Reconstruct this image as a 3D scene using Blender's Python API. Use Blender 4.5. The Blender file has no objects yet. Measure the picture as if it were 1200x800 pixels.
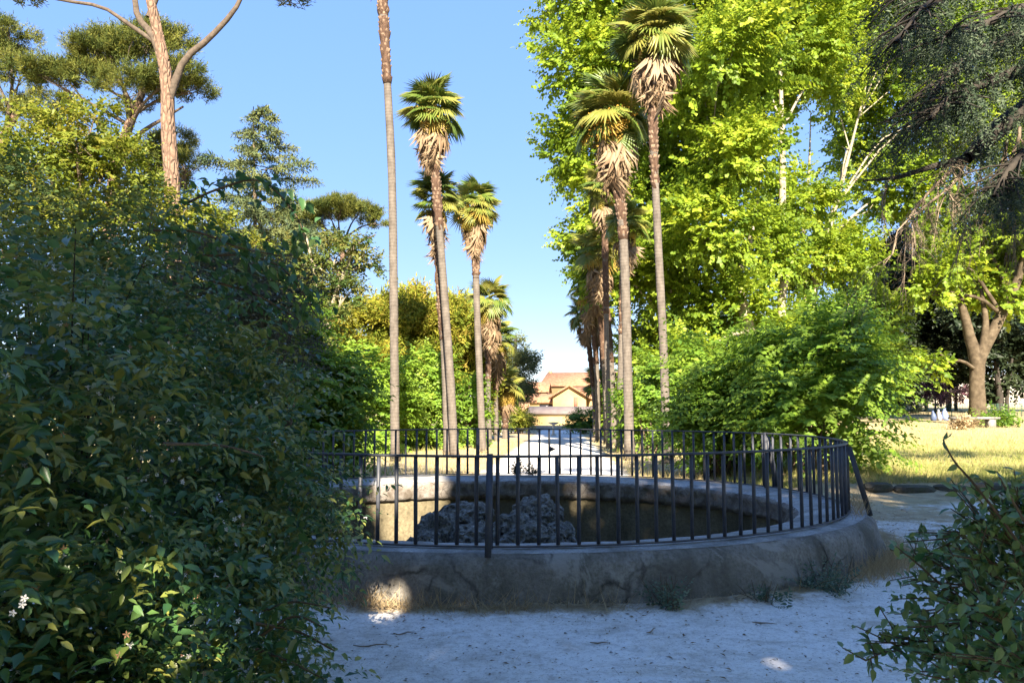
import bpy, math, random
import numpy as np
from mathutils import Vector, Matrix, noise as mnoise
random.seed(4)
rng = np.random.default_rng(11)
R = math.radians
scene = bpy.context.scene
COL = scene.collection

# ------------------------------------------------------------------ camera, sky, sun
CAM_H, FPX, PITCH = 1.78, 900.0, R(4.5)
cam_data = bpy.data.cameras.new('camera')
cam_data.sensor_width = 36.0
cam_data.lens = 36.0 * FPX / 1200.0
cam_data.clip_start = 0.05
cam_data.clip_end = 4000
cam = bpy.data.objects.new('camera', cam_data)
COL.objects.link(cam)
cam.location = (0, 0, CAM_H)
cam.rotation_euler = (R(90) + PITCH, 0, 0)
scene.camera = cam

SUN_EL, SUN_AZ = R(32), R(-4)            # azimuth: degrees left of straight behind the camera
TO_SUN = Vector((-math.sin(SUN_AZ) * math.cos(SUN_EL), -math.cos(SUN_AZ) * math.cos(SUN_EL), math.sin(SUN_EL)))
world = bpy.data.worlds.new('World')
scene.world = world
world.use_nodes = True
wn = world.node_tree
sky = wn.nodes.new('ShaderNodeTexSky')
sky.sky_type = 'NISHITA'
sky.sun_disc = False
sky.sun_elevation = SUN_EL
sky.sun_rotation = math.atan2(TO_SUN.x, TO_SUN.y)
sky.air_density = 1.0
sky.dust_density = 0.0
sky.ozone_density = 8.0
bg = wn.nodes['Background']
bg.inputs['Strength'].default_value = 0.15
gam = wn.nodes.new('ShaderNodeGamma'); gam.inputs[1].default_value = 0.2      # a phone's gentler sky gradient, over the whole dome
hsv_ = wn.nodes.new('ShaderNodeHueSaturation'); hsv_.inputs['Saturation'].default_value = 2.7; hsv_.inputs['Hue'].default_value = 0.528; hsv_.inputs['Value'].default_value = 0.93
wn.links.new(sky.outputs[0], gam.inputs[0]); wn.links.new(gam.outputs[0], hsv_.inputs['Color']); wn.links.new(hsv_.outputs[0], bg.inputs['Color'])
sun_data = bpy.data.lights.new('sun', 'SUN')
sun_data.energy = 3.3
sun_data.angle = R(0.53)
sun_data.color = (1.0, 0.88, 0.71)
sun = bpy.data.objects.new('sun', sun_data)
COL.objects.link(sun)
sun.rotation_euler = (-TO_SUN).to_track_quat('-Z', 'Y').to_euler()
scene.view_settings.view_transform = 'Standard'
scene.view_settings.look = 'None'
scene.view_settings.gamma = 1
scene.view_settings.exposure = 2.85
scene.cycles.max_bounces = 6
scene.cycles.transparent_max_bounces = 4

# ------------------------------------------------------------------ helpers
def P(px, py, y):
    """point seen at photograph pixel (1200x800) at forward distance y"""
    u, v = (px - 600) / FPX, (400 - py) / FPX
    d = np.array((u, math.cos(PITCH) - v * math.sin(PITCH), math.sin(PITCH) + v * math.cos(PITCH)))
    return np.array((0, 0, CAM_H)) + d * (y / d[1])

def sstep(a, b, x):
    t = np.clip((np.asarray(x, float) - a) / (b - a), 0, 1)
    return t * t * (3 - 2 * t)

def avenue_x(y):
    return 1.44 + 0.064 * (np.asarray(y, float) - 26)

def H(x, y):
    x = np.asarray(x, float); y = np.asarray(y, float)
    base = -0.018 * np.clip(y - 15, 0, 120)
    w = sstep(6.0, 11.0, x - 0.064 * (y - 26)) * sstep(13, 22, y)
    lawn = 0.0125 * np.clip(y - 14, 0, 70) + 0.2
    step = 0.2 * sstep(15.0, 15.5, y) * sstep(5.0, 6.2, x) * (1 - sstep(20, 30, y))
    z = base * (1 - w) + lawn * w + step * (1 - w)
    z = z + 0.015 * np.sin(1.3 * x + 0.7 * y) * np.sin(0.9 * y - 0.4 * x) + 0.008 * np.sin(4.1 * x) * np.sin(3.7 * y + 1)
    return z

def G(px, y):
    p = P(px, 500, y)
    return np.array((p[0], y, float(H(p[0], y))))

def unit(a):
    a = np.asarray(a, float)
    return a / np.maximum(np.linalg.norm(a, axis=-1, keepdims=True), 1e-9)

def make_mesh(name, verts, faces_flat, sizes, mat, tint=None, smooth=False):
    me = bpy.data.meshes.new(name)
    v = np.ascontiguousarray(verts, dtype=np.float32)
    f = np.ascontiguousarray(faces_flat, dtype=np.int32)
    s = np.ascontiguousarray(sizes, dtype=np.int32)
    me.vertices.add(len(v)); me.vertices.foreach_set('co', v.ravel())
    me.loops.add(len(f)); me.loops.foreach_set('vertex_index', f)
    me.polygons.add(len(s))
    st = np.zeros(len(s), np.int32); st[1:] = np.cumsum(s)[:-1]
    me.polygons.foreach_set('loop_start', st)
    if smooth:
        me.polygons.foreach_set('use_smooth', np.ones(len(s), bool))
    if tint is not None:
        a = me.attributes.new('tint', 'FLOAT', 'FACE')
        a.data.foreach_set('value', np.ascontiguousarray(tint, dtype=np.float32))
    me.update(calc_edges=True)
    me.validate()
    if mat: me.materials.append(mat)
    return me

def link(name, me, parent=None, loc=None):
    o = bpy.data.objects.new(name, me)
    COL.objects.link(o)
    if parent is not None: o.parent = parent
    if loc is not None: o.location = loc
    return o

def tag(o, label=None, cat=None, group=None, kind=None):
    if label: o['label'] = label
    if cat: o['category'] = cat
    if group: o['group'] = group
    if kind: o['kind'] = kind
    return o

def thing(name, label, cat, loc=(0, 0, 0), group=None, rz=0):
    o = bpy.data.objects.new(name, None)
    o.empty_display_size = 0.2
    COL.objects.link(o)
    o.location = tuple(float(c) for c in loc); o.rotation_euler = (0, 0, rz)
    return tag(o, label, cat, group)

class MB:
    """collects polygons for one mesh"""
    def __init__(s): s.v = []; s.f = []; s.s = []; s.t = []; s.n = 0
    def add(s, verts, faces, tint=0.0):
        verts = np.asarray(verts, float).reshape(-1, 3)
        for fc in faces:
            s.f.extend(int(i) + s.n for i in fc); s.s.append(len(fc)); s.t.append(tint)
        s.v.append(verts); s.n += len(verts)
    def box(s, c, size, rz=0, tilt=None, tint=0.0):
        x, y, z = (d / 2 for d in size)
        q = np.array([(a, b, e) for e in (-z, z) for a, b in ((-x, -y), (x, -y), (x, y), (-x, y))])
        ca, sa = math.cos(rz), math.sin(rz)
        q = q @ np.array(((ca, sa, 0), (-sa, ca, 0), (0, 0, 1)))
        s.add(q + np.asarray(c, float), [(3, 2, 1, 0), (4, 5, 6, 7), (0, 1, 5, 4), (1, 2, 6, 5), (2, 3, 7, 6), (3, 0, 4, 7)], tint)
    def tube(s, pts, rad, n=8, wob=0.0, cap=True, tint=0.0):
        pts = np.asarray(pts, float); rad = np.broadcast_to(np.asarray(rad, float), (len(pts),))
        tan = unit(np.gradient(pts, axis=0))
        ref = np.array((0.0, 1.0, 0.0)) if abs(tan[0][1]) < 0.9 else np.array((1.0, 0, 0))
        a = np.arange(n) * 2 * math.pi / n
        rings = []
        for p, t, r in zip(pts, tan, rad):
            u = unit(np.cross(t, ref)); w = np.cross(t, u)
            rr = r * (1 + wob * rng.normal(size=n)) if wob else r
            rings.append(p + (np.cos(a) * rr)[:, None] * u + (np.sin(a) * rr)[:, None] * w)
        v = np.concatenate(rings)
        f = []
        for i in range(len(pts) - 1):
            for k in range(n):
                k2 = (k + 1) % n
                f.append((i * n + k2, i * n + k, (i + 1) * n + k, (i + 1) * n + k2))
        if cap:
            f.append(tuple(range(n))); f.append(tuple((len(pts) - 1) * n + k for k in reversed(range(n))))
        s.add(v, f, tint)
    def build(s, name, mat, parent=None, smooth=False, kind=None, loc=None):
        v = np.concatenate(s.v)
        if parent is not None and loc is None: v = v - np.array(parent.location)
        o = link(name, make_mesh(name, v, s.f, s.s, mat, s.t, smooth), parent, loc)
        if kind: o['kind'] = kind
        return o

def spline(pts, n):
    """smooth polyline through pts (catmull-rom), n samples"""
    p = np.asarray(pts, float)
    if len(p) == 2:
        t = np.linspace(0, 1, n)[:, None]; return p[0] * (1 - t) + p[1] * t
    q = np.concatenate([[2 * p[0] - p[1]], p, [2 * p[-1] - p[-2]]])
    out = []
    for t in np.linspace(0, len(p) - 1 - 1e-6, n):
        i = int(t); f = t - i
        a, b, c, d = q[i:i + 4]
        out.append(0.5 * (2 * b + (c - a) * f + (2 * a - 5 * b + 4 * c - d) * f * f + (3 * b - a - 3 * c + d) * f ** 3))
    return np.array(out)

# ------------------------------------------------------------------ materials
def new_mat(name):
    m = bpy.data.materials.new(name); m.use_nodes = True
    nt = m.node_tree
    b = nt.nodes['Principled BSDF']
    return m, nt, b

def N(nt, t, **kw):
    n = nt.nodes.new(t)
    for k, v in kw.items():
        if k in n.inputs.keys() if hasattr(n.inputs, 'keys') else False: n.inputs[k].default_value = v
        else: setattr(n, k, v)
    return n

def ramp(nt, src, stops):
    r = nt.nodes.new('ShaderNodeValToRGB')
    while len(r.color_ramp.elements) < len(stops): r.color_ramp.elements.new(0.5)
    for e, (p, c) in zip(r.color_ramp.elements, stops):
        e.position = p; e.color = (*c, 1) if len(c) == 3 else c
    nt.links.new(src, r.inputs[0])
    return r.outputs[0]

def noise_out(nt, scale, detail=4, rough=0.6, coord='Object', stretch=None, dist=0.0):
    tc = nt.nodes.new('ShaderNodeTexCoord')
    n = nt.nodes.new('ShaderNodeTexNoise')
    n.inputs['Scale'].default_value = scale; n.inputs['Detail'].default_value = detail
    n.inputs['Roughness'].default_value = rough; n.inputs['Distortion'].default_value = dist
    src = tc.outputs[coord]
    if stretch:
        mp = nt.nodes.new('ShaderNodeMapping'); mp.inputs['Scale'].default_value = stretch
        nt.links.new(src, mp.inputs[0]); src = mp.outputs[0]
    nt.links.new(src, n.inputs['Vector'])
    return n.outputs['Fac']

def vor_out(nt, scale, feature='F1', stretch=None, out='Distance', coord='Object'):
    tc = nt.nodes.new('ShaderNodeTexCoord')
    n = nt.nodes.new('ShaderNodeTexVoronoi'); n.feature = feature; n.inputs['Scale'].default_value = scale
    src = tc.outputs[coord]
    if stretch:
        mp = nt.nodes.new('ShaderNodeMapping'); mp.inputs['Scale'].default_value = stretch
        nt.links.new(src, mp.inputs[0]); src = mp.outputs[0]
    nt.links.new(src, n.inputs['Vector'])
    return n.outputs[out]

def mixc(nt, fac, a, b, mode='MIX'):
    m = nt.nodes.new('ShaderNodeMix'); m.data_type = 'RGBA'; m.blend_type = mode
    for sock, val in ((m.inputs['Factor'], fac), (m.inputs['A'], a), (m.inputs['B'], b)):
        pass
    if hasattr(fac, 'links'): nt.links.new(fac, m.inputs[0])
    else: m.inputs[0].default_value = fac
    for i, val in ((6, a), (7, b)):
        if hasattr(val, 'links'): nt.links.new(val, m.inputs[i])
        else: m.inputs[i].default_value = (*val, 1)
    return m.outputs[2]

def math_n(nt, op, a, b=0.0, clamp=False):
    m = nt.nodes.new('ShaderNodeMath'); m.operation = op; m.use_clamp = clamp
    for i, val in ((0, a), (1, b)):
        if hasattr(val, 'links'): nt.links.new(val, m.inputs[i])
        else: m.inputs[i].default_value = val
    return m.outputs[0]

def bump(nt, b, h, strength=0.4, dist=0.02):
    n = nt.nodes.new('ShaderNodeBump'); n.inputs['Strength'].default_value = strength; n.inputs['Distance'].default_value = dist
    nt.links.new(h, n.inputs['Height']); nt.links.new(n.outputs[0], b.inputs['Normal'])

def leaf_mat(name, stops, transl=0.35, rough=0.5, spec=0.3, objrand=0.0, tcol=1.35):
    m, nt, b = new_mat(name)
    at = nt.nodes.new('ShaderNodeAttribute'); at.attribute_name = 'tint'
    f = at.outputs['Fac']
    if objrand:
        oi = nt.nodes.new('ShaderNodeObjectInfo')
        f = math_n(nt, 'ADD', f, math_n(nt, 'MULTIPLY', oi.outputs['Random'], objrand))
    n = len(stops)
    c = ramp(nt, f, [(i / (n - 1), s) for i, s in enumerate(stops)])
    nt.links.new(c, b.inputs['Base Color'])
    b.inputs['Roughness'].default_value = rough
    b.inputs['Specular IOR Level'].default_value = spec
    tr = nt.nodes.new('ShaderNodeBsdfTranslucent')
    hsv = nt.nodes.new('ShaderNodeHueSaturation'); hsv.inputs['Value'].default_value = tcol; hsv.inputs['Hue'].default_value = 0.485
    nt.links.new(c, hsv.inputs['Color']); nt.links.new(hsv.outputs[0], tr.inputs['Color'])
    mx = nt.nodes.new('ShaderNodeMixShader'); mx.inputs[0].default_value = transl
    nt.links.new(b.outputs[0], mx.inputs[1]); nt.links.new(tr.outputs[0], mx.inputs[2])
    nt.links.new(mx.outputs[0], nt.nodes['Material Output'].inputs['Surface'])
    return m

def rough_mat(name, c1, c2, scale=6, rough=0.9, stretch=None, bscale=None, bstr=0.5, bdist=0.02, c3=None, spec=0.2):
    m, nt, b = new_mat(name)
    st = [(0.3, c1), (0.68, c2)] if c3 is None else [(0.28, c1), (0.5, c2), (0.72, c3)]
    c = ramp(nt, noise_out(nt, scale, 6, 0.65, stretch=stretch), st)
    nt.links.new(c, b.inputs['Base Color'])
    b.inputs['Roughness'].default_value = rough; b.inputs['Specular IOR Level'].default_value = spec
    bump(nt, b, noise_out(nt, bscale or scale * 4, 6, 0.7, stretch=stretch), bstr, bdist)
    return m

M = {}
# leaves: (dark, mid, light)
M['abelia'] = leaf_mat('abelia_leaf', [(.02, .062, .028), (.042, .115, .038), (.085, .165, .045), (.22, .235, .05)], .28, .36, .45, 0.5)
M['box'] = leaf_mat('glossy_shrub_leaf', [(.02, .08, .03), (.045, .13, .042), (.09, .185, .055), (.15, .22, .075)], .2, .38, .5, 0.6)
M['plane'] = leaf_mat('plane_leaf', [(.09, .16, .016), (.165, .25, .02), (.24, .33, .024), (.32, .37, .032)], .45, .5, .3)
M['elm'] = leaf_mat('elm_leaf', [(.06, .14, .02), (.12, .22, .024), (.18, .29, .028), (.24, .33, .04)], .42, .5, .3)
M['thicket'] = leaf_mat('thicket_leaf', [(.04, .09, .03), (.07, .12, .03), (.12, .15, .03), (.16, .15, .035)], .35, .55, .25)
M['lime'] = leaf_mat('lime_leaf', [(.08, .12, .012), (.13, .17, .015), (.18, .21, .02), (.25, .24, .03)], .42, .5, .3)
M['pine'] = leaf_mat('pine_needle', [(.06, .09, .02), (.11, .135, .025), (.16, .17, .03), (.2, .19, .035)], .15, .6, .2)
M['fir'] = leaf_mat('fir_needle', [(.05, .08, .04), (.1, .125, .045), (.15, .165, .055)], .15, .6, .2)
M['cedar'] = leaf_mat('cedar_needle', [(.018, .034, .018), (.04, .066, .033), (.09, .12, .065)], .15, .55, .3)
M['yellow'] = leaf_mat('feathery_leaf', [(.14, .19, .022), (.22, .25, .028), (.31, .29, .034), (.31, .23, .045)], .35, .6, .2)
M['oak'] = leaf_mat('holm_oak_leaf', [(.012, .022, .01), (.02, .032, .013), (.032, .045, .016)], .15, .5, .3)  # leaf colour darkened to carry the shade of the back wood
M['plum'] = leaf_mat('plum_leaf', [(.04, .03, .025), (.07, .045, .045), (.16, .06, .09)], .3, .5, .3)
M['dusty'] = leaf_mat('dusty_leaf', [(.05, .055, .035), (.08, .085, .05), (.13, .125, .08)], .25, .6, .3)
M['weed'] = leaf_mat('weed_leaf', [(.08, .13, .09), (.13, .19, .13), (.18, .24, .16)], .25, .55, .3)
M['grass'] = leaf_mat('grass_blade', [(.48, .39, .2), (.42, .37, .15), (.3, .32, .09), (.17, .24, .05)], .35, .6, .2)
M['straw'] = leaf_mat('straw', [(.22, .16, .08), (.36, .27, .15), (.5, .4, .24)], .2, .7, .2)
M['litter'] = leaf_mat('leaf_litter', [(.1, .07, .04), (.2, .14, .08), (.32, .24, .14)], .1, .8, .2)
M['frond'] = leaf_mat('palm_frond', [(.045, .085, .018), (.085, .14, .024), (.14, .19, .035), (.24, .23, .05)], .3, .4, .4, 0.8)
M['frond_yellow'] = leaf_mat('yellowing_palm_frond', [(.18, .19, .03), (.27, .22, .035), (.36, .24, .05)], .3, .5, .3, 0.8)
M['frond_dead'] = leaf_mat('dead_palm_frond', [(.11, .07, .04), (.21, .14, .08), (.34, .25, .155)], .25, .7, .2, 0.9)
M['fruit'] = leaf_mat('palm_fruit', [(.42, .2, .03), (.5, .3, .05)], .2, .5, .3, 0.5)
M['flower'] = leaf_mat('white_blossom', [(.75, .72, .7), (.8, .78, .74)], .35, .6, .2, 0.5)
M['sepal'] = leaf_mat('pink_sepal', [(.3, .13, .1), (.35, .2, .12)], .25, .6, .2, 0.6)
# bark
M['bark'] = rough_mat('brown_bark', (.06, .045, .03), (.16, .12, .08), 8, stretch=(1, 1, .25), bstr=.8)
M['dark_bark'] = rough_mat('dark_bark', (.02, .018, .015), (.06, .05, .04), 8, stretch=(1, 1, .3), bstr=.8)
M['twig'] = rough_mat('dead_twig', (.14, .105, .07), (.3, .235, .165), 20, bstr=.4)
M['plane_bark'] = rough_mat('plane_bark', (.13, .11, .07), (.29, .25, .18), 2.6, c3=(.34, .3, .225), bscale=9, bstr=.5)
M['tan_bark'] = rough_mat('tan_bark', (.035, .027, .017), (.08, .06, .038), 3.0, c3=(.14, .11, .072), bscale=9, bstr=.6)
M['pine_limb'] = rough_mat('pine_limb_bark', (.05, .04, .03), (.13, .1, .075), 6, bstr=.8)
m, nt, b = new_mat('pine_bark')
plate = vor_out(nt, 6.5, 'DISTANCE_TO_EDGE', (1, 1, .3))
c1 = ramp(nt, noise_out(nt, 5, 5), [(.3, (.12, .075, .05)), (.7, (.27, .17, .11))])
nt.links.new(mixc(nt, ramp(nt, plate, [(.0, (.25, .25, .25)), (.1, (1, 1, 1))]), (.1, .06, .04), c1), b.inputs['Base Color'])
b.inputs['Roughness'].default_value = .95
bump(nt, b, ramp(nt, plate, [(0, (0, 0, 0)), (.2, (1, 1, 1))]), .9, .06)
M['pine_bark'] = m
m, nt, b = new_mat('ringed_palm_bark')
tc = nt.nodes.new('ShaderNodeTexCoord'); wv = nt.nodes.new('ShaderNodeTexWave'); wv.bands_direction = 'Z'
wv.inputs['Scale'].default_value = 2.6; wv.inputs['Distortion'].default_value = 5.0; wv.inputs['Detail'].default_value = 3
nt.links.new(tc.outputs['Object'], wv.inputs['Vector'])
c1 = ramp(nt, noise_out(nt, 7, 5, stretch=(1, 1, .4)), [(.3, (.065, .054, .043)), (.7, (.15, .128, .104))])
nt.links.new(mixc(nt, math_n(nt, 'MULTIPLY', wv.outputs['Fac'], .2), c1, (.1, .075, .055)), b.inputs['Base Color'])
b.inputs['Roughness'].default_value = .9
bump(nt, b, wv.outputs['Fac'], .3, .02)
M['palm_bark'] = m
M['fibre'] = rough_mat('palm_fibre', (.035, .02, .014), (.14, .085, .055), 12, stretch=(1, 1, .35), bstr=1.0, bdist=.05)
M['boot'] = rough_mat('palm_leaf_base', (.08, .05, .032), (.24, .17, .115), 5, bstr=.6)
# masonry
def stone_mat(name, dark, mid, light, moss, s=3.0, streak=False, crack=0, patch=None):
    m, nt, b = new_mat(name)
    a = noise_out(nt, s, 8, .68)
    c = ramp(nt, a, [(.25, dark), (.5, mid), (.75, light)])
    sp = noise_out(nt, s * 14, 5, .7)
    c = mixc(nt, ramp(nt, sp, [(.42, (0, 0, 0)), (.7, (1, 1, 1))]), c, tuple(x * .55 for x in mid))
    st = noise_out(nt, s * 1.1, 5, .6, stretch=(1, 1, .18) if streak else None, dist=.4)
    c = mixc(nt, math_n(nt, 'MULTIPLY', ramp(nt, st, [(.45, (0, 0, 0)), (.65, (1, 1, 1))]), .75), c, moss)
    if patch:
        c = mixc(nt, math_n(nt, 'MULTIPLY', ramp(nt, noise_out(nt, .9, 7, .7, dist=.8), [(.55, (0, 0, 0)), (.6, (1, 1, 1))]), .7), c, patch)
    hc = None
    if crack:
        tc = nt.nodes.new('ShaderNodeTexCoord'); nz = nt.nodes.new('ShaderNodeTexNoise'); nz.inputs['Scale'].default_value = 3; nz.inputs['Detail'].default_value = 6
        ad = nt.nodes.new('ShaderNodeMix'); ad.data_type = 'RGBA'; ad.blend_type = 'ADD'; ad.inputs[0].default_value = .35
        nt.links.new(tc.outputs['Object'], nz.inputs['Vector']); nt.links.new(tc.outputs['Object'], ad.inputs[6]); nt.links.new(nz.outputs['Color'], ad.inputs[7])
        vv = nt.nodes.new('ShaderNodeTexVoronoi'); vv.feature = 'DISTANCE_TO_EDGE'; vv.inputs['Scale'].default_value = crack
        nt.links.new(ad.outputs[2], vv.inputs['Vector'])
        hc = ramp(nt, vv.outputs['Distance'], [(.0, (0, 0, 0)), (.035, (1, 1, 1))])
        mk = ramp(nt, noise_out(nt, 1.3, 3), [(.45, (0, 0, 0)), (.6, (1, 1, 1))])
        c = mixc(nt, math_n(nt, 'MULTIPLY', math_n(nt, 'SUBTRACT', 1.0, hc), mk), c, (.03, .027, .022))
    nt.links.new(c, b.inputs['Base Color'])
    b.inputs['Roughness'].default_value = .95; b.inputs['Specular IOR Level'].default_value = .15
    h = math_n(nt, 'ADD', noise_out(nt, s * 10, 8, .7), math_n(nt, 'MULTIPLY', a, .6))
    bump(nt, b, h, .7, .02)
    return m
M['wall'] = stone_mat('weathered_render', (.13, .122, .105), (.235, .22, .195), (.34, .325, .29), (.085, .08, .062), 2.2, True, 1.4, (.32, .31, .285))
M['coping'] = stone_mat('worn_concrete', (.26, .25, .235), (.42, .41, .39), (.55, .54, .52), (.16, .15, .13), 3.0)
M['rubble'] = stone_mat('rubble_lip', (.12, .1, .085), (.26, .23, .2), (.42, .4, .37), (.09, .07, .05), 5.5, False, 7)
M['inner'] = stone_mat('stained_plaster', (.1, .085, .05), (.19, .16, .1), (.3, .25, .15), (.05, .045, .028), 1.8, True)
M['earthstone'] = stone_mat('earthy_stone', (.06, .052, .04), (.11, .1, .08), (.18, .165, .135), (.07, .075, .04), 4.0)
m, nt, b = new_mat('tufa')
pit = vor_out(nt, 16); pn = noise_out(nt, 11, 8, .75)
c = ramp(nt, pn, [(.3, (.04, .036, .03)), (.48, (.19, .175, .15)), (.7, (.45, .42, .37))])
c = mixc(nt, ramp(nt, pit, [(.08, (1, 1, 1)), (.3, (0, 0, 0))]), c, (.035, .03, .026))
nt.links.new(c, b.inputs['Base Color']); b.inputs['Roughness'].default_value = 1.0
b.inputs['Specular IOR Level'].default_value = .1
bump(nt, b, math_n(nt, 'ADD', pit, pn), 1.0, .06)
M['tufa'] = m
m, nt, b = new_mat('railing_paint')
c = ramp(nt, noise_out(nt, 9, 6, .7), [(.35, (.034, .037, .046)), (.62, (.06, .064, .076)), (.82, (.11, .07, .05))])
nt.links.new(c, b.inputs['Base Color'])
b.inputs['Roughness'].default_value = .5; b.inputs['Specular IOR Level'].default_value = .45
bump(nt, b, noise_out(nt, 60, 4), .15, .003)
M['iron'] = m
M['cream'] = rough_mat('cream_plaster', (.34, .235, .105), (.44, .32, .16), .8, bscale=6, bstr=.15)
M['pink'] = rough_mat('pink_plaster', (.42, .25, .15), (.56, .36, .22), .9, bscale=6, bstr=.15)
m, nt, b = new_mat('terracotta_tiles')
tc = nt.nodes.new('ShaderNodeTexCoord'); wv = nt.nodes.new('ShaderNodeTexWave'); wv.bands_direction = 'X'
wv.inputs['Scale'].default_value = 1.4; wv.inputs['Distortion'].default_value = .3
nt.links.new(tc.outputs['Object'], wv.inputs['Vector'])
c = ramp(nt, noise_out(nt, 2.2, 6, .7), [(.3, (.22, .1, .05)), (.55, (.38, .19, .1)), (.75, (.46, .29, .18))])
nt.links.new(c, b.inputs['Base Color']); b.inputs['Roughness'].default_value = .9
bump(nt, b, wv.outputs['Fac'], .8, .08)
M['tiles'] = m
M['greyroof'] = rough_mat('grey_roof', (.12, .095, .09), (.18, .15, .14), 1.2, bscale=8, bstr=.2)
M['redwood'] = rough_mat('red_trim', (.24, .09, .06), (.34, .14, .09), 3, bstr=.15)
M['darkhole'] = rough_mat('dark_glass', (.015, .016, .02), (.03, .03, .035), 2, rough=.25, bstr=.05)
M['palestone'] = rough_mat('pale_stone', (.4, .37, .31), (.58, .55, .48), 3, bscale=20, bstr=.3)
M['palewall'] = rough_mat('pale_wall', (.34, .3, .25), (.48, .44, .38), .7, bscale=5, bstr=.2)
M['sack'] = rough_mat('pale_blue_plastic', (.3, .36, .52), (.6, .63, .72), 7, rough=.4, bstr=.4)
M['greenmesh'] = rough_mat('green_paint', (.03, .07, .05), (.06, .11, .075), 3, bstr=.1)
M['hill'] = rough_mat('hill_wood', (.05, .09, .05), (.1, .15, .08), .05, bscale=.2, bstr=.6, bdist=3)
# ground: gravel / dry earth with grass by attribute
m, nt, b = new_mat('park_ground')
ag = nt.nodes.new('ShaderNodeAttribute'); ag.attribute_name = 'gravel'
al = nt.nodes.new('ShaderNodeAttribute'); al.attribute_name = 'green'
big = noise_out(nt, .55, 5, .6); mid = noise_out(nt, 3.5, 6, .7); fine = noise_out(nt, 45, 5, .75)
grav = ramp(nt, mid, [(.28, (.48, .445, .39)), (.5, (.71, .675, .615)), (.7, (.8, .775, .72))])
grav = mixc(nt, ramp(nt, big, [(.42, (0, 0, 0)), (.66, (.8, .8, .8))]), grav, (.8, .78, .74))
grav = mixc(nt, ramp(nt, fine, [(.55, (0, 0, 0)), (.68, (.85, .85, .85))]), grav, (.3, .26, .22))
drift = noise_out(nt, 1.4, 8, .8, dist=.6, stretch=(.6, 1.6, 1))
grav = mixc(nt, math_n(nt, 'MULTIPLY', ramp(nt, drift, [(.52, (0, 0, 0)), (.68, (1, 1, 1))]), .55), grav, (.33, .265, .18))
mid2 = noise_out(nt, 13, 6, .8)
grav = mixc(nt, ramp(nt, mid2, [(.5, (0, 0, 0)), (.66, (.6, .6, .6))]), grav, (.36, .31, .25))
spk = vor_out(nt, 26)
grav = mixc(nt, ramp(nt, spk, [(.06, (.8, .8, .8)), (.16, (0, 0, 0))]), grav, (.2, .18, .16))
dry = ramp(nt, mid, [(.28, (.24, .18, .11)), (.5, (.4, .32, .2)), (.72, (.52, .43, .28))])
dry = mixc(nt, ramp(nt, fine, [(.5, (0, 0, 0)), (.7, (.7, .7, .7))]), dry, (.15, .105, .06))
grn = ramp(nt, mid, [(.3, (.16, .18, .05)), (.7, (.34, .31, .11))])
gf = math_n(nt, 'ADD', al.outputs['Fac'], math_n(nt, 'MULTIPLY', math_n(nt, 'SUBTRACT', big, .5), 1.6), True)
soil = mixc(nt, gf, dry, grn)
pf = math_n(nt, 'ADD', ag.outputs['Fac'], math_n(nt, 'MULTIPLY', math_n(nt, 'SUBTRACT', noise_out(nt, 2.2, 7, .75), .5), 1.5))
pf = ramp(nt, pf, [(.35, (0, 0, 0)), (.65, (1, 1, 1))])
nt.links.new(mixc(nt, pf, soil, grav), b.inputs['Base Color'])
b.inputs['Roughness'].default_value = .97; b.inputs['Specular IOR Level'].default_value = .1
bump(nt, b, math_n(nt, 'ADD', fine, math_n(nt, 'MULTIPLY', mid, 2.0)), .6, .02)
M['ground'] = m

# ------------------------------------------------------------------ basin geometry constants
BC = np.array((-0.05, 10.55)); RAIL_R = 3.5; SX = 1.243         # the basin is an oval, wider than deep
def er(x, y): return np.hypot((np.asarray(x) - BC[0]) / SX, np.asarray(y) - BC[1])
def foot(px, r=4.0):
    m = (px - 600) / FPX
    ys = np.linspace(5, 10.5, 600); k = np.argmax(er(m * ys, ys) < r); return np.array((m * ys[k], ys[k], float(H(m * ys[k], ys[k]))))

# ------------------------------------------------------------------ setting: terrain
def axis(segs):
    out = [segs[0][0]]
    for a, bb, st in segs:
        n = max(1, int(round((bb - a) / st))); out.extend(list(a + (bb - a) * (np.arange(n) + 1) / n))
    return np.array(out)
gx = axis([(-900, -200, 100), (-200, -60, 14), (-60, -14, 2.5), (-14, 14, .28), (14, 40, 1.0), (40, 90, 5), (90, 200, 18), (200, 900, 100)])
gy = axis([(-200, -40, 20), (-40, -4, 3), (-4, 30, .28), (30, 60, .8), (60, 150, 2.5), (150, 400, 25), (400, 1600, 200)])
XX, YY = np.meshgrid(gx, gy)
ZZ = H(XX, YY)
rb = er(XX, YY)
ZZ = ZZ + 0.05 * np.exp(-((rb - 3.85) / .3) ** 2)
def gravel_mask(x, y):
    ax = avenue_x(y)
    hw = 1.75 + 2.4 * (1 - sstep(14, 19, y))
    av = sstep(.7, -.5, np.abs(x - ax) - hw) * sstep(10, 13, y)
    # open gravel round the basin
    plaza = sstep(15.2, 13.4, y + 0.25 * np.clip(x - 3, 0, 4)) * sstep(-5.8, -4.6, x)
    plaza = np.maximum(plaza, sstep(14.6, 13.2, y) * sstep(3, 5, x))
    near_wall = er(x, y)
    straw = np.exp(-((near_wall - 3.85) / .28) ** 2) * .75
    patch = np.exp(-(((x - 6.2) / 2.0) ** 2 + ((y - 12.6) / 1.7) ** 2)) * .75
    return np.clip(np.maximum(av, plaza) - straw - patch, 0, 1)
GM = gravel_mask(XX, YY)
GRN = np.clip(sstep(6, 8, XX) * sstep(15, 16.5, YY) * (1 - .75 * sstep(24, 38, YY)) + .35 * sstep(-3, -6, XX) + .4 * sstep(60, 140, YY), 0, 1)
nx, ny = len(gx), len(gy)
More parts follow.
